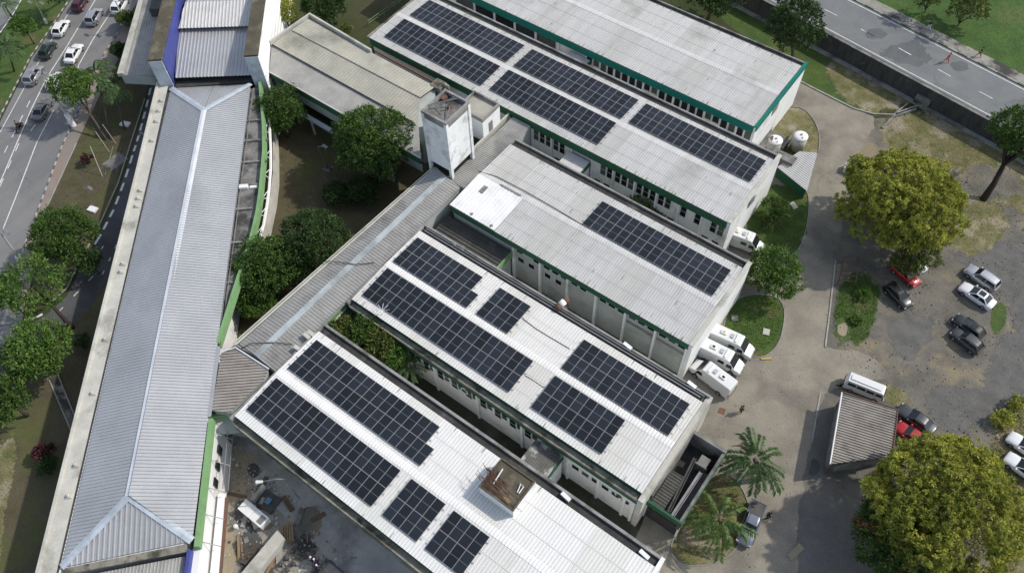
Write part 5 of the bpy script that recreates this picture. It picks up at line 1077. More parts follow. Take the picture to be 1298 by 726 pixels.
tree('tree', 'leafy bright green tree between the footpath and the avenue', 46, 446, 44, 5.0, 'lf_bright', .8, 20, .42, .9, tr=.25, seed=23)
tree('tree', 'green tree at the left edge below the leafy bright tree', 8, 505, 30, 4.6, 'lf_green', .85, 14, .42, .9, tr=.22, seed=24)
tree('tree', 'bright round topped street tree leaning over the avenue pavement', 92, 111, 25, 6.0, 'lf_bright', .85, 14, .36, .95, base=(135, 178), tr=.15, seed=25)
tree('tree', 'yellow green tree beside the white portal fin', 360, 14, 16, 4.0, 'lf_yellow', .9, 9, .36, .9, tr=.12, seed=26)
tree('tree', 'dark tree behind the beige block parapet', 412, 10, 27, 4.0, 'lf_dark', .8, 12, .42, .9, tr=.2, seed=27)
tree('tree', 'small bright tree on the avenue median', 29, 33, 14, 3.6, 'lf_bright', .8, 9, .36, .85, tr=.1, seed=28)
tree('tree', 'dark tree at the top of the avenue median', 62, -14, 24, 5.0, 'lf_dark', .7, 9, .45, .6, base=(76, 3), tr=.15, seed=29)
tree('tree', 'dark tree at the top edge behind the teal edged building', 905, -14, 40, 6.0, 'lf_dark', .8, 14, .5, .9, tr=.3, seed=30)
tree('bush', 'dark bush on the verge under the street canopy wing', 150, 64, 11, 1.8, 'lf_dark', .8, 7, .32, .9, tr=.06, seed=31, cat='bush')
tree('bush', 'dusty bush at the top of the pavement near the canopy', 160, 24, 12, 1.8, 'lf_olive', .8, 7, .34, .9, tr=.06, seed=32, cat='bush')
for i, (px, py, rr, z, mt, lb) in enumerate([
    (816, 108, 14, 3.4, 'lf_olive', 'spiky olive shrub under the teal fascia, leftmost of its row'), (866, 134, 10, 2.4, 'lf_green', 'green shrub under the teal fascia, second of its row'),
    (885, 145, 8, 2.0, 'lf_olive', 'small olive shrub under the teal fascia, third of its row'), (930, 160, 12, 2.4, 'lf_bright', 'bright green shrub under the teal fascia, nearest the upright tanks'),
    (820, 254, 20, 3.0, 'lf_green', 'tall shrub in the slot in front of the five array block windows'), (840, 268, 12, 2.4, 'lf_olive', 'smaller shrub at the right foot of the slot shrub'),
    (895, 297, 9, 1.4, 'lf_olive', 'low weeds at the far end of the slot in front of the five array block'), (984, 266, 17, 2.0, 'lf_green', 'round shrub on the corner lawn by the block end'),
    (972, 280, 9, 1.2, 'lf_olive', 'small shrub beside the round corner lawn shrub'), (1272, 530, 14, .9, 'lf_yellow', 'yellowish weed clump at the right parking edge'),
    (1292, 512, 12, .9, 'lf_yellow', 'yellowish weeds at the right frame edge above the white cars'), (55, 573, 13, 1.2, 'lf_maroon', 'maroon leaved shrub on the shaded lawn at the lower left'),
    (60, 590, 14, 1.0, 'lf_dark', 'dark shrub beside the maroon shrub on the shaded lawn'), (110, 202, 7, .9, 'lf_maroon', 'small maroon shrub on the verge'),
    (105, 432, 10, 1.2, 'lf_dark', 'dark low plant in the bare soil beside the hall'), (438, 40, 9, 1.2, 'lf_olive', 'small plant in the brown yard behind the beige block'),
    (1095, 372, 9, .5, 'lf_bright', 'lush weed mound on the weedy lawn, upper one'), (1086, 405, 7, .4, 'lf_bright', 'lush weed mound on the weedy lawn, lower one')]):
    tree('bush', lb, px, py, rr, z, mt, .8, 8, .3, .8, tr=.06, seed=40 + i, cat='bush')
for i, (px, py, rr, z, mt, lb) in enumerate([(436, 420, 20, 5.6, 'lf_olive', 'olive shrub in the planted courtyard, nearest the light green screen wall'), (463, 420, 24, 6.0, 'lf_green', 'green shrub second from the screen wall in the planted courtyard'),
    (484, 436, 23, 5.8, 'lf_olive', 'olive shrub in the middle of the planted courtyard'), (500, 450, 20, 5.4, 'lf_bright', 'light green shrub in the planted courtyard, beside the fan palm'), (455, 440, 16, 3.0, 'lf_dark', 'dark shrub tucked under the tank topped roof gutter')]):
    tree('bush', lb, px, py, rr, z, mt, .85, 10, .36, .9, tr=.1, seed=60 + i, cat='bush')
def frond_mesh(L, droop, wd, n=64):
    P, D, T, rib = [], [], [], []
    for i in range(n + 1):
        f = i / n; x = L * (f - .12 * f * f); z = L * (.42 * f - droop * f * f); rib.append((x, 0, z))
        if f < .12: continue
        for s in (-1, 1): P.append((x, 0, z)); D.append((.6, s * .9, -.30 - .45 * f)); T.append(.35 + .4 * f + random.uniform(-.15, .15))
    return np.array(P), np.array(D), np.array(T), rib
def palm(lb, px, py, zc, Lpx, nf, base=None, seed=1, mat='lf_palm', tr=.2, droop=.62, group=None):
    Cn = at(px, py, zc); L = Lpx * depth(Cn) / F; B = at(*base) if base else Vector((Cn.x, Cn.y, 0)); t = thing('palm_tree', lb, 'palm', B, group)
    m = MB(); m.tube([B - Vector((0, 0, .05)), B.lerp(Cn, .5) + Vector((.1, 0, 0)), Cn], [tr * 1.25, tr, tr * .85], 8); m.build('trunk', C['bark'], t, True)
    r = random.Random(seed)
    for k in range(nf):
        an = k * 2.39996 + r.uniform(-.25, .25); lv = r.uniform(.82, 1.1); dead = k in (3, 9) and nf > 11; dr = (droop * r.uniform(.62, 1.4)) if not dead else 1.35; P, D, T, rib = frond_mesh(L * lv * (1 if not dead else .75), dr, .3)
        ca, sa = math.cos(an), math.sin(an); Rm = np.array([[ca, -sa, 0], [sa, ca, 0], [0, 0, 1]])
        P = P @ Rm.T + np.array(Cn); D = D @ Rm.T
        leafmesh('frond', P, D, L * r.uniform(.16, .21), C[mat] if not dead else C['blade_dry'], T, .16, t)
    return t
palm('large date palm with arching fronds beside the beam yard and access road', 957, 582, 5.2, 50, 15, base=(966, 606), seed=1, tr=.28)
palm('ragged bright palm on the grassy bed behind the pickup', 912, 658, 4.2, 48, 13, base=(918, 678), seed=2, mat='lf_palm_light', tr=.2)
palm('dark palm over the verge, left one of the pair by the portal', 122, 92, 6.0, 32, 14, base=(141, 178), seed=3, tr=.12, mat='lf_palm')
palm('dark palm over the verge, right one of the pair by the portal', 143, 108, 5.0, 28, 14, base=(158, 165), seed=4, tr=.12, mat='lf_palm')
palm('palm with a thin dark trunk on the avenue median', 8, 58, 5.0, 24, 11, base=(18, 91), seed=5, tr=.12)
palm('palm at the top left corner of the median', 4, 5, 5.5, 20, 10, base=(16, 23), seed=6, tr=.12)
palm('small fan palm at the lower end of the planted courtyard', 520, 462, 5.0, 26, 13, seed=7, tr=.12)

# ------------------------------------------------------------------ lamps and posts
def lamp(lb, base, top, ztop, arm=None, foot=False, thick=.12):
    B = at(*base); T_ = at(*top, ztop); t = thing('street_lamp', lb, 'street lamp', B, 'street lamps')
    m = MB(); m.tube([B, Vector((T_.x, T_.y, ztop))] if not arm else [B, Vector((B.x, B.y, ztop * .9)), T_], [thick, thick * .6] if not arm else [thick, thick * .7, thick * .5], 8); m.build('pole', C['concrete_pole' if foot else 'steel'], t)
    if foot: m = MB(); m.tube([B, B.lerp(Vector((T_.x, T_.y, ztop)), .24)], [thick * 2.1, thick * 1.9], 8); m.build('footing', C['white'], t)
    m = MB(); h = T_
    for s in ((-1, 1) if foot else (1,)):
        d = Vector((s * .9, s * .5, 0)); m.tube([h, h + d + Vector((0, 0, .15))], .05, 5); q = h + d; m.box(q.x - .45, q.x + .45, q.y - .2, q.y + .2, q.z + .08, q.z + .24)
    m.build('lamp_head', C['steel'], t)
lamp('tall street lamp with a white footing rising through the bright street tree', (94, 160), (50, 94), 8.5, None, True, .2)
lamp('tall street lamp with a white footing at the left edge', (29, 334), (0, 294), 7.0, None, True, .2)
lamp('thin verge lamp post behind the round verge tree', (119, 262), (106, 239), 3.6, None, False, .05)
lamp('short garden lamp post in the leafy court', (413, 213), (403, 186), 4.0, None, False, .05)
lamp('median street lamp with a pale head by the dark tree', (59, 30), (46, 5), 5.0, None, True, .12)
lamp('leaning pale street lamp at the top of the pavement by the canopy', (162, 30), (146, 2), 5.5, None, True, .12)
B = at(352, 620); t = thing('street_lamp', 'curved arm lamp in the stained service court', 'street lamp', B, 'street lamps')
h = at(333, 610, 5.6); a = at(362, 607, 6.0); m = MB(); m.tube([Vector((a.x, a.y, 0)), a, a.lerp(h, .4) + Vector((0, 0, .35)), h], [.09, .07, .06, .05], 8); m.build('pole', C['steel'], t)
m = MB(); m.tube([h, h + (h - a).normalized() * .7], [.14, .22], 8); m.build('lamp_head', C['white'], t)
for a, b, lb in (((130, 224), (114, 185), 'thin leaning stake on the verge near the concrete bed, left'), ((139, 193), (121, 167), 'thin leaning stake on the verge near the concrete bed, middle'), ((147, 182), (130, 158), 'thin leaning stake on the verge near the concrete bed, right')):
    B = at(*a); m = MB(); T_ = at(*b, 3.6); m.tube([B, T_], .04, 5); solo(m, 'stake', C['concrete_pole'], lb, 'post', B, 'verge stakes')
q = at(152, 25, 1.0); m = MB(); m.lathe((q.x, q.y), [(.35, 0), (.3, .6)], 10, 1); m.lathe((q.x, q.y), [(.2, .6), (.62, .9), (.7, 1.3), (.4, 1.8), (.1, 1.95)], 12); solo(m, 'round_topiary', [C['lf_bright'], C['concrete_pole']], 'ball shaped clipped green plant in a pot on the pavement by the canopy', 'potted plant', (q.x, q.y, 0))

# ------------------------------------------------------------------ vehicles (built nose to +x, then turned)
KIND = {  # L, W, belt z, roof z, hood x0, windscreen base/top x, rear top/base x (fractions of half length), nose z, tail z
    'sedan': (4.5, 1.76, .92, 1.45, .42, .06, -.42, -.70, .72, .90), 'hatch': (3.95, 1.70, .94, 1.48, .46, .12, -.66, -.90, .76, .92),
    'suv': (4.4, 1.80, 1.02, 1.66, .46, .18, -.78, -.93, .86, 1.0), 'pickup': (5.1, 1.82, 1.05, 1.70, .42, .16, -.24, -.32, .92, 1.05)}
def car(kind, label, px, rot, paint, name='parked_car', cat='car', group='cars in the parking yard', Z=.7, bed=False, sunroof=False, Lf=1.0):
    L, Wd, zb, zr, wb, wt, rt, rb, zn, ztail = KIND[kind]; h = L / 2 * Lf; w = Wd / 2
    t = thing(name, label, cat, (0, 0, 0), group)
    st = [(-1.0, .84, .42, ztail * .78), (-.97, .93, .32, ztail * .97), (-.9, .98, .27, ztail), (rb, 1., .25, zb), (-.3, 1., .24, zb), (.1, 1., .24, zb), (wb, .99, .24, zb - .01), (.7, .97, .26, (zn + zb) / 2 + .03), (.88, .93, .29, zn), (.97, .86, .34, zn * .86), (1.0, .74, .42, zn * .68)]
    m = MB(); ring = []
    for fx, fw, z0, z1 in st:
        x = fx * h; ww = fw * w; zm = z0 + (z1 - z0) * .55
        ring.append([(x, -ww * .9, z0), (x, -ww, z0 + .12), (x, -ww * 1.0, zm), (x, -ww * .95, z1 - .07), (x, -ww * .84, z1), (x, -ww * .4, z1 + .035), (x, ww * .4, z1 + .035), (x, ww * .84, z1), (x, ww * .95, z1 - .07), (x, ww * 1.0, zm), (x, ww, z0 + .12), (x, ww * .9, z0)])
    k = 12; m.v = [p for r in ring for p in r]
    for i in range(len(ring) - 1):
        for j in range(k): j2 = (j + 1) % k; m.f.append((i * k + j, (i + 1) * k + j, (i + 1) * k + j2, i * k + j2)); m.m.append(0)
    m.f.append(tuple(range(k))); m.m.append(0); e = (len(ring) - 1) * k; m.f.append(tuple(e + j for j in range(k - 1, -1, -1))); m.m.append(0)
    body = m.build('body', paint, t, True)
    zbb = zb + .01
    b4 = [(wb * h, w * .80), (rb * h, w * .82)]; r4 = [(wt * h, w * .66), (rt * h, w * .66)]
    def P(x, y, z): return (x, y, z)
    Bf = [P(wb * h, -w * .84, zbb), P(wb * h, w * .84, zbb)]; Tf = [P(wt * h, -w * .68, zr - .04), P(wt * h, w * .68, zr - .04)]
    Bb = [P(rb * h, -w * .86, zbb), P(rb * h, w * .86, zbb)]; Tb = [P(rt * h, -w * .68, zr - .05), P(rt * h, w * .68, zr - .05)]
    m = MB(); m.face([Bf[0], Bf[1], Tf[1], Tf[0]]); m.build('windscreen', C['glass'], t)
    m = MB(); m.face([Bb[1], Bb[0], Tb[0], Tb[1]]); m.build('rear_window', C['glass'], t)
    for s in (0, 1): m = MB(); m.face([Bb[s], Bf[s], Tf[s], Tb[s]][::(1 if s == 0 else -1)]); m.build('side_window', C['glass'], t)
    m = MB(); n = 5
    for i in range(n):
        f0, f1 = i / n, (i + 1) / n; za, zc_ = zr + .0 - .045 * (2 * f0 - 1) ** 2, zr - .045 * (2 * f1 - 1) ** 2; xa, xb = (rt + (wt - rt) * f0) * h - .04 + .06 * f0, (rt + (wt - rt) * f1) * h - .04 + .06 * f1
        m.face([(xa, -w * .69, za - .05), (xb, -w * .69, zc_ - .05), (xb, -w * .5, zc_ + .015), (xa, -w * .5, za + .015)]); m.face([(xa, -w * .5, za + .015), (xb, -w * .5, zc_ + .015), (xb, w * .5, zc_ + .015), (xa, w * .5, za + .015)]); m.face([(xa, w * .5, za + .015), (xb, w * .5, zc_ + .015), (xb, w * .69, zc_ - .05), (xa, w * .69, za - .05)])
    rf = m.build('roof', paint, t, True)
    for s in (-1, 1):
        m = MB(); m.tube([(wb * h, s * w * .84, zbb), (wt * h, s * w * .685, zr - .045)], .05, 5); m.tube([(rb * h, s * w * .86, zbb), (rt * h, s * w * .685, zr - .05)], .085 if kind != 'sedan' else .07, 5)
        xm = (wt + rt) / 2 * h; m.tube([(xm + .1, s * w * .852, zbb), (xm, s * w * .69, zr - .05)], .04, 5); m.tube([(wt * h, s * w * .69, zr - .04), (rt * h, s * w * .69, zr - .05)], .04, 5); m.build('window_pillar', paint, t)
    if sunroof: m = MB(); m.box((wt * .6 + rt * .4) * h - .45, (wt * .6 + rt * .4) * h + .3, -.38, .38, zr + .018, zr + .035); m.build('sunroof', C['glass'], t)
    if bed:
        m = MB(); m.box(-.95 * h, rb * h - .12, -w * .84, w * .84, zb + .025, zb + .06); m.build('cargo_cover', C['steel_dark'], t)
        m = MB()
        for s in (-1, 1): m.box(-.96 * h, rb * h - .08, s * w * .9 - .06, s * w * .9 + .06, zb - .05, zb + .1)
        m.box(-.985 * h, -.955 * h, -w * .9, w * .9, zb - .05, zb + .1); m.build('bed_side', paint, t)
    R = .32 if kind in ('sedan', 'hatch') else .37
    for fx in (.62, -.60):
        for s in (-1, 1):
            m = MB(); m.tube([(fx * h, s * (w - .19), R), (fx * h, s * (w + .015), R)], R, 16); ty = m.build('wheel', C['rubber'], t)
            m = MB(); m.tube([(fx * h, s * (w + .01), R), (fx * h, s * (w + .028), R)], R * .62, 10); m.build('rim', C['rim'], ty)
    for s in (-1, 1):
        m = MB(); m.box(.9 * h, .965 * h, s * w * .72 - .17, s * w * .72 + .13, zn * .82, zn * .93); m.build('headlight', C['head'], t)
        m = MB(); m.box(-1.0 * h, -.94 * h, s * w * .78 - .16, s * w * .78 + .13, ztail * .76, ztail * .9); m.build('taillight', C['tail'], t)
        m = MB(); m.box(wb * h - .28, wb * h - .12, s * (w + .08) - .1, s * (w + .08) + .08, zb + .02, zb + .16); m.build('wing_mirror', paint, t)
    q = at(*px, Z); t.location = (q.x, q.y, 0); t.rotation_euler = (0, 0, R_(rot)); return t
pw = paintm('white_car_paint', (.74, .74, .74)); ps = paintm('silver_car_paint', (.42, .43, .45), .5); pk = paintm('black_car_paint', (.012, .012, .014)); pg = paintm('graphite_car_paint', (.06, .062, .066), .3)
pr = paintm('red_car_paint', (.38, .01, .015)); pm_ = paintm('maroon_car_paint', (.07, .008, .018)); pgr = paintm('dark_green_car_paint', (.02, .035, .03)); pb = paintm('blue_grey_car_paint', (.17, .19, .23), .4); pgy = paintm('grey_car_paint', (.16, .165, .17), .4)
AV = 'cars on the avenue'; HD = 121
car('hatch', 'dark maroon car at the top of the avenue, nearest the median', (101, 4), HD, pm_, 'car', 'car', AV)
car('hatch', 'white hatchback in the median lane of the avenue, between maroon and dark green cars', (77, 35), HD, pw, 'car', 'car', AV)
car('suv', 'silver estate car in the second lane of the avenue, level with the white hatchback', (119, 21), HD, ps, 'car', 'car', AV, Lf=.92)
car('hatch', 'dark green hatchback in the median lane of the avenue', (60, 63), HD, pgr, 'car', 'car', AV)
car('sedan', 'white sedan in the second lane of the avenue behind the silver estate', (93, 67), HD, pw, 'car', 'car', AV)
car('suv', 'silver estate car in the median lane with roof bars, behind the dark green hatchback', (42, 95), HD, ps, 'car', 'car', AV, Lf=.95)
car('hatch', 'white car half hidden behind the bright street tree', (70, 102), HD, pw, 'car', 'car', AV)
car('sedan', 'grey sedan in the second lane just past the motorcycle', (53, 138), HD, pgy, 'car', 'car', AV)
car('suv', 'white van like car parked at the top of the avenue beside the pavement', (152, 6), HD, pw, 'car', 'car', AV)
car('suv', 'silver estate car with roof rails, top of the parking row', (1245, 352), 167, ps)
car('sedan', 'white sedan with a sunroof beside the silver estate', (1239, 374), 169, paintm('pearl_paint', (.70, .70, .73)), sunroof=True)
car('hatch', 'black hatchback behind the graphite car in the gravel parking', (1228, 414), 165, pk, sunroof=True)
car('hatch', 'graphite car with a pale windscreen, lowest of the parking row', (1226, 431), 165, pg)
car('hatch', 'black hatchback parked alone by the weedy lawn', (1139, 374), -24, pk)
car('hatch', 'red car half under the round yellow green tree', (1149, 347), -20, pr)
car('hatch', 'white car mostly hidden under the round yellow green tree', (1158, 330), -22, pw)
car('sedan', 'dark grey car parked against the taupe shed', (1162, 531), 172, pg)
car('hatch', 'red car hidden by the huge tree beside the taupe shed', (1156, 552), 170, pr)
car('sedan', 'white car cut by the right frame edge, upper of two', (1303, 567), 172, pw)
car('sedan', 'white car cut by the right frame edge, lower of two', (1300, 594), 170, pw)
car('pickup', 'blue grey pickup with a dark bed cover parked beside the palms', (952, 663), -82, pb, 'pickup_truck', 'pickup', 'cars in the parking yard', bed=True)
def van(kind, label, px, rot, name, cat, group, seed=0, Z=1.2):
    t = thing(name, label, cat, (0, 0, 0), group)
    if kind == 'amb': L, Wd, H = 5.6, 1.98, 2.55; prof = [(-1., .42, .9), (-1., 2.3, .86), (-.94, 2.52, .85), (.33, 2.55, .85), (.40, 2.50, .85), (.68, 1.46, .9), (.86, 1.26, .86), (.96, 1.05, .82), (1.0, .8, .78), (1.0, .42, .78)]
    elif kind == 'kombi': L, Wd, H = 4.6, 1.72, 1.95; prof = [(-1., .4, .92), (-1., 1.1, .95), (-.96, 1.75, .84), (-.9, 1.93, .78), (.78, 1.95, .78), (.86, 1.88, .8), (.97, 1.15, .94), (1.0, .9, .95), (1.0, .4, .92)]
    h, w = L / 2, Wd / 2; m = MB(); n = len(prof)
    # body: rounded cross-sections between left and right profiles
    cols_ = [(-1., 1.), (-.93, 1.035), (0, 1.05), (.93, 1.035), (1., 1.)]
    for fy, fz in cols_:
        for fx, z, fw in prof:
            zz = z if z < 1. else z * (1 + (fz - 1.0) * .35) - (0 if abs(fy) < .99 else .07); m.v.append((fx * h, fy * fw * w, zz))
    for c in range(len(cols_) - 1):
        for i in range(n - 1): a = c * n + i; m.f.append((a, a + n, a + n + 1, a + 1)); m.m.append(0)
    # sides: lower (vertical) + upper
    for c, s in ((0, 1), (len(cols_) - 1, -1)):
        base = len(m.v)
        idx = [c * n + i for i in range(n)]; m.f.append(tuple(idx if s == 1 else idx[::-1])); m.m.append(0)
    m.f.append((0, n * 4, n * 4 + n - 1, n - 1)) ; m.m.append(0)
    paint = paintm('van_paint', (.66, .67, .665)) if 'van_paint' not in bpy.data.materials else bpy.data.materials['van_paint']
    bo = m.build('body', paint, t); bv = bo.modifiers.new('bevel', 'BEVEL'); bv.width = .13; bv.segments = 3; bv.limit_method = 'ANGLE'; bv.angle_limit = R_(28)
    def side_quad(nm, xa, xb, za, zb_, mat, s):
        def yy(x, z):     # follow the side: interpolate tumblehome by height
            lo = .915 if kind == 'amb' else .95; hi = .85 if kind == 'amb' else .78; f = min(max((z - .8) / ((2.5 if kind == 'amb' else 1.9) - .8), 0), 1); return s * w * (lo + (hi - lo) * f) + s * .03
        m = MB(); m.face([(xa, yy(xa, za), za), (xb, yy(xb, za), za), (xb, yy(xb, zb_), zb_), (xa, yy(xa, zb_), zb_)][::(-s)]); m.build(nm, mat, t)
    gl = C['glass']
    if kind == 'amb':
        x0, z0, x1, z1 = .43 * h, 2.46, .665 * h, 1.52
        m = MB(); m.face([(x1 + .05, -w * .80, z1), (x1 + .05, w * .80, z1), (x0 + .05, w * .76, z0), (x0 + .05, -w * .76, z0)]); m.build('windscreen', gl, t)
        for s in (-1, 1):
            side_quad('side_window', .34 * h, .58 * h, 1.35, 1.95, gl, s)
            side_quad('side_window', -.05 * h, .22 * h, 1.5, 2.05, C['band_green'] if seed == 1 else gl, s) if seed != 3 else None
            side_quad('door', -.1 * h, .28 * h, .6, .66, C['steel'], s)
        m = MB(); m.box(-.55 * h, -.3 * h, -.25, .25, 2.6, 2.76); m.build('roof_vent', C['white'], t)
        m = MB(); m.box(.12 * h, .2 * h, -.6, .6, 2.6, 2.74); m.build('light_bar', C['white'], t)
        m = MB(); m.box(-.12 * h, .02 * h, -.28, .28, 2.6, 2.72); m.build('roof_hatch', C['head'], t)
        m = MB(); m.box(-.5 * h, -.38 * h, -.14, .14, 2.763, 2.78); m.build('fan_hatch', C['dark'] if seed in (2, 3) else C['paint_yellow'], t)
    else:
        m = MB(); m.face([(.985 * h, -w * .80, 1.2), (.985 * h, w * .80, 1.2), (.885 * h, w * .70, 1.82), (.885 * h, -w * .70, 1.82)]); m.build('windscreen', gl, t)
        for s in (-1, 1):
            for xa, xb in ((.52, .84), (.08, .46), (-.4, .02), (-.85, -.46)): side_quad('side_window', xa * h, xb * h, 1.28, 1.72, gl, s)
        m = MB(); m.box(-.8 * h, .7 * h, -.32, .32, 2.05, 2.075); m.build('roof_panel', paint, t)
    R = .36 if kind == 'amb' else .32
    for fx in (.62, -.58):
        for s in (-1, 1):
            m = MB(); m.tube([(fx * h, s * (w * .9 - .2), R), (fx * h, s * (w * .9 + .04), R)], R, 16); ty = m.build('wheel', C['rubber'], t)
            m = MB(); m.tube([(fx * h, s * (w * .9 + .035), R), (fx * h, s * (w * .9 + .05), R)], R * .6, 10); m.build('rim', C['rim'], ty)
    for s in (-1, 1):
        m = MB(); m.box(.955 * h, 1.008 * h, s * w * .62 - .2, s * w * .62 + .14, .72, .95); m.build('headlight', C['head'], t)
        m = MB(); m.box(-1.012 * h, -.99 * h, s * w * .8 - .1, s * w * .8 + .08, .8, 1.4 if kind == 'amb' else 1.1); m.build('taillight', C['tail'], t)
        m = MB(); m.box((.56 if kind == 'amb' else .86) * h, (.6 if kind == 'amb' else .9) * h, s * (w + .1) - .12, s * (w + .1) + .1, 1.35, 1.7); m.build('wing_mirror', C['rubber'], t)
    m = MB(); m.box(.985 * h, 1.02 * h, -w * .8, w * .8, .4, .62); m.box(-1.02 * h, -.985 * h, -w * .85, w * .85, .4, .6); m.build('bumper', C['steel_dark'], t)
    q = at(*px, Z); t.location = (q.x, q.y, 0); t.rotation_euler = (0, 0, R_(rot)); return t
AG = 'ambulance vans by the block end'
van('amb', 'white ambulance van with a green side window, nearest the lawn', (927, 434), 6, 'ambulance_van', 'van', AG, 1)
van('amb', 'white ambulance van parked in the middle of the three', (914, 453), 4, 'ambulance_van', 'van', AG, 2)
van('amb', 'white van parked nose in towards the block wall, nearest the roof parapet', (903, 477), 173, 'ambulance_van', 'van', AG, 3)
van('amb', 'white van half hidden between the five array block end and the bright green tree', (942, 305), 8, 'ambulance_van', 'van', AG, 1)
van('kombi', 'white minibus with a row of side windows beside the taupe shed', (1097, 490), 9, 'minibus', 'minibus', None, 0, 1.1)

# ------------------------------------------------------------------ people and the motorcycle
def skin_fig(name, mat, V_, E_, rad, parent, root=0):
    me = bpy.data.meshes.new(name); me.from_pydata(V_, E_, []); o = bpy.data.objects.new(name, me); col.objects.link(o); o.parent = parent
    md = o.modifiers.new('skin', 'SKIN'); md.use_smooth_shade = True
    for i, r in enumerate(rad): me.skin_vertices[0].data[i].radius = r if isinstance(r, tuple) else (r, r)
    me.skin_vertices[0].data[root].use_root = True
    o.modifiers.new('sub', 'SUBSURF').levels = 1; o.modifiers['sub'].render_levels = 1
    me.materials.append(mat); return o
def person(label, px, rot, shirt, trousers, Z=0., pose='walk', hat=None, loc=None, group='people'):
    t = thing('person', label, 'person', (0, 0, 0), group)
    if pose == 'walk': hip, kn = .92, [(.16, .1, .48), (-.10, -.1, .5)]; ft = [(.30, .1, .08), (-.38, -.1, .12)]; hands = [(-.18, .27, .95), (.24, -.27, .98)]; el = [(-.12, .26, 1.18), (.02, -.27, 1.18)]
    elif pose == 'stand': hip, kn = .92, [(.03, .1, .48), (.02, -.1, .48)]; ft = [(0, .11, .08), (0, -.11, .08)]; hands = [(.12, .28, .85), (.12, -.28, .85)]; el = [(0, .27, 1.14), (0, -.27, 1.14)]
    else: hip, kn = .62, [(.34, .2, .56), (.34, -.2, .56)]; ft = [(.12, .2, .08), (.12, -.2, .08)]; hands = [(.5, .22, .82), (.5, -.22, .82)]; el = [(.24, .28, .86), (.24, -.28, .86)]
    lean = .06 if pose != 'sit' else .14; sh = hip + .52
    Vv = [(0, 0, hip), (lean * .5, 0, hip + .27), (lean, 0, sh), (lean * 1.2, 0, sh + .12), (lean * 1.4, 0, sh + .24), (lean * 1.4 + .02, 0, sh + .32)]
    E_ = [(0, 1), (1, 2), (2, 3), (3, 4), (4, 5)]; rad = [(.15, .12), (.14, .11), (.16, .1), .055, .1, .085]
    for k, s in enumerate((1, -1)):
        b = len(Vv); Vv += [(lean, s * .19, sh - .01), el[k], hands[k], (hands[k][0] + .06, hands[k][1], hands[k][2] - .07)]; E_ += [(2, b), (b, b + 1), (b + 1, b + 2), (b + 2, b + 3)]; rad += [.062, .045, .036, .04]
        b = len(Vv); Vv += [(0, s * .1, hip - .06), kn[k], ft[k], (ft[k][0] + .17, ft[k][1], ft[k][2] - .03)]; E_ += [(0, b), (b, b + 1), (b + 1, b + 2), (b + 2, b + 3)]; rad += [.09, .062, .045, .04]
    skin_fig('body', C['skin'], Vv, E_, rad, t)
    sv = [Vv[0], Vv[1], Vv[2]]; se = [(0, 1), (1, 2)]; sr = [(.17, .14), (.165, .135), (.185, .125)]
    for k, s in enumerate((1, -1)): b = len(sv); sv += [(lean, s * .19, sh - .01), el[k]]; se += [(2, b), (b, b + 1)]; sr += [.085, .065]
    skin_fig('shirt', shirt, sv, se, sr, t)
    tv = [(0, 0, hip - .02)]; te = []; tr_ = [(.17, .14)]
    for k, s in enumerate((1, -1)): b = len(tv); q = Vector(kn[k]).lerp(Vector(ft[k]), .85); tv += [(0, s * .1, hip - .08), kn[k], tuple(q)]; te += [(0, b), (b, b + 1), (b + 1, b + 2)]; tr_ += [.11, .082, .065]
    skin_fig('trousers', trousers, tv, te, tr_, t)
    m = MB(); cx = lean * 1.4; m.lathe((cx - .01, 0), [(.108, sh + .27), (.115, sh + .32), (.09, sh + .39), (.03, sh + .42)], 12); m.build('hair' if not hat else 'cap', hat or C['hair'], t, True)
    q = loc if loc is not None else at(*px, Z); t.location = q; t.rotation_euler = (0, 0, R_(rot)); return t
red = M('red_cloth', (.5, .02, .03), None, .5, .8); wht = M('white_cloth', (.7, .7, .7), None, .5, .8); blk = M('black_cloth', (.02, .02, .022), None, .5, .8); navy = M('navy_cloth', (.02, .03, .09), None, .5, .8); grn = M('olive_cloth', (.09, .11, .05), None, .5, .8); brn = M('brown_cloth', (.16, .08, .05), None, .5, .8)
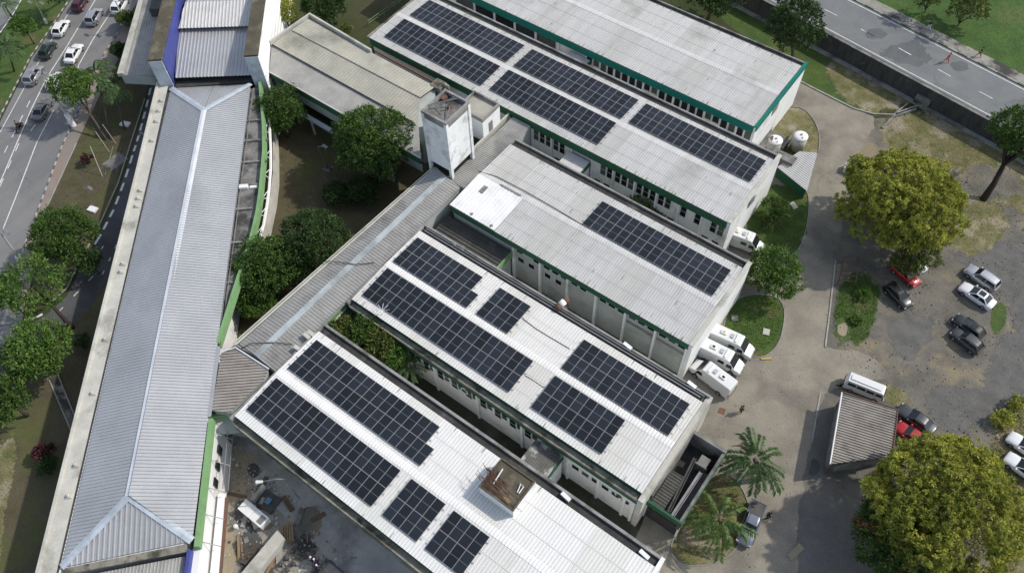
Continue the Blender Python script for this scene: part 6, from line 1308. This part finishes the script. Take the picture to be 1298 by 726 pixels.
person('person in red clothes walking on the upper road', (1199, 79), -20, red, red, ZT)
person('person in dark top and pale trousers walking on the far pavement', (1176, 38), 160, blk, wht, ZT + .05)
person('person in black on the park pavement, further right than the slim tree', (1240, 72), -20, blk, blk, ZT + .05)
person('person in brown and black standing on the access road near the manhole', (938, 523), 60, brn, blk, 0, 'stand')
person('person in black on the road beside the pickup', (972, 657), 40, blk, blk, 0)
for i, (px, rt, lb) in enumerate([((397, 711), 20, 'worker in navy overalls and white cap in the service court, leftmost of three'), ((403, 714), 200, 'worker in navy overalls and white cap in the service court, middle of three'), ((405, 722), 100, 'worker in navy overalls and white cap in the service court, lowest of three')]):
    person(lb, px, rt, navy, navy, 0, 'stand', wht, None, 'workers in the service court')
q = at(24, 161, .5); t = thing('motorcycle', 'dark motorcycle with a rider on the avenue', 'motorcycle', (0, 0, 0))
m = MB(); m.tube([(-.45, 0, .72), (.05, 0, .78), (.35, 0, .82)], [.12, .17, .14], 8); m.tube([(-.6, 0, .7), (-.85, 0, .8)], [.12, .05], 6); m.tube([(-.2, 0, .35), (.25, 0, .4)], .17, 8); m.build('body', blk, t)
for x in (.68, -.68):
    m = MB(); m.tube([(x, -.06, .31), (x, .06, .31)], .31, 16); wh = m.build('wheel', C['rubber'], t); m = MB(); m.tube([(x, -.065, .31), (x, .065, .31)], .17, 10); m.build('rim', C['rim'], wh)
m = MB(); m.tube([(.68, 0, .31), (.45, 0, .98)], .045, 6); m.tube([(.45, -.36, 1.02), (.45, .36, 1.02)], .025, 6); m.tube([(-.68, 0, .31), (-.2, 0, .5)], .04, 6); m.build('handlebar', C['steel'], t)
m = MB(); m.tube([(.5, 0, .88), (.62, 0, .88)], .1, 8); m.build('headlight', C['head'], t)
t.location = (q.x, q.y, 0); t.rotation_euler = (0, 0, R_(HD))
dv = Vector((math.cos(R_(HD)), math.sin(R_(HD)), 0)); person('person in dark jacket and helmet riding the motorcycle', None, HD, blk, blk, 0, 'sit', blk, Vector((q.x, q.y, .28)) - dv * .2)
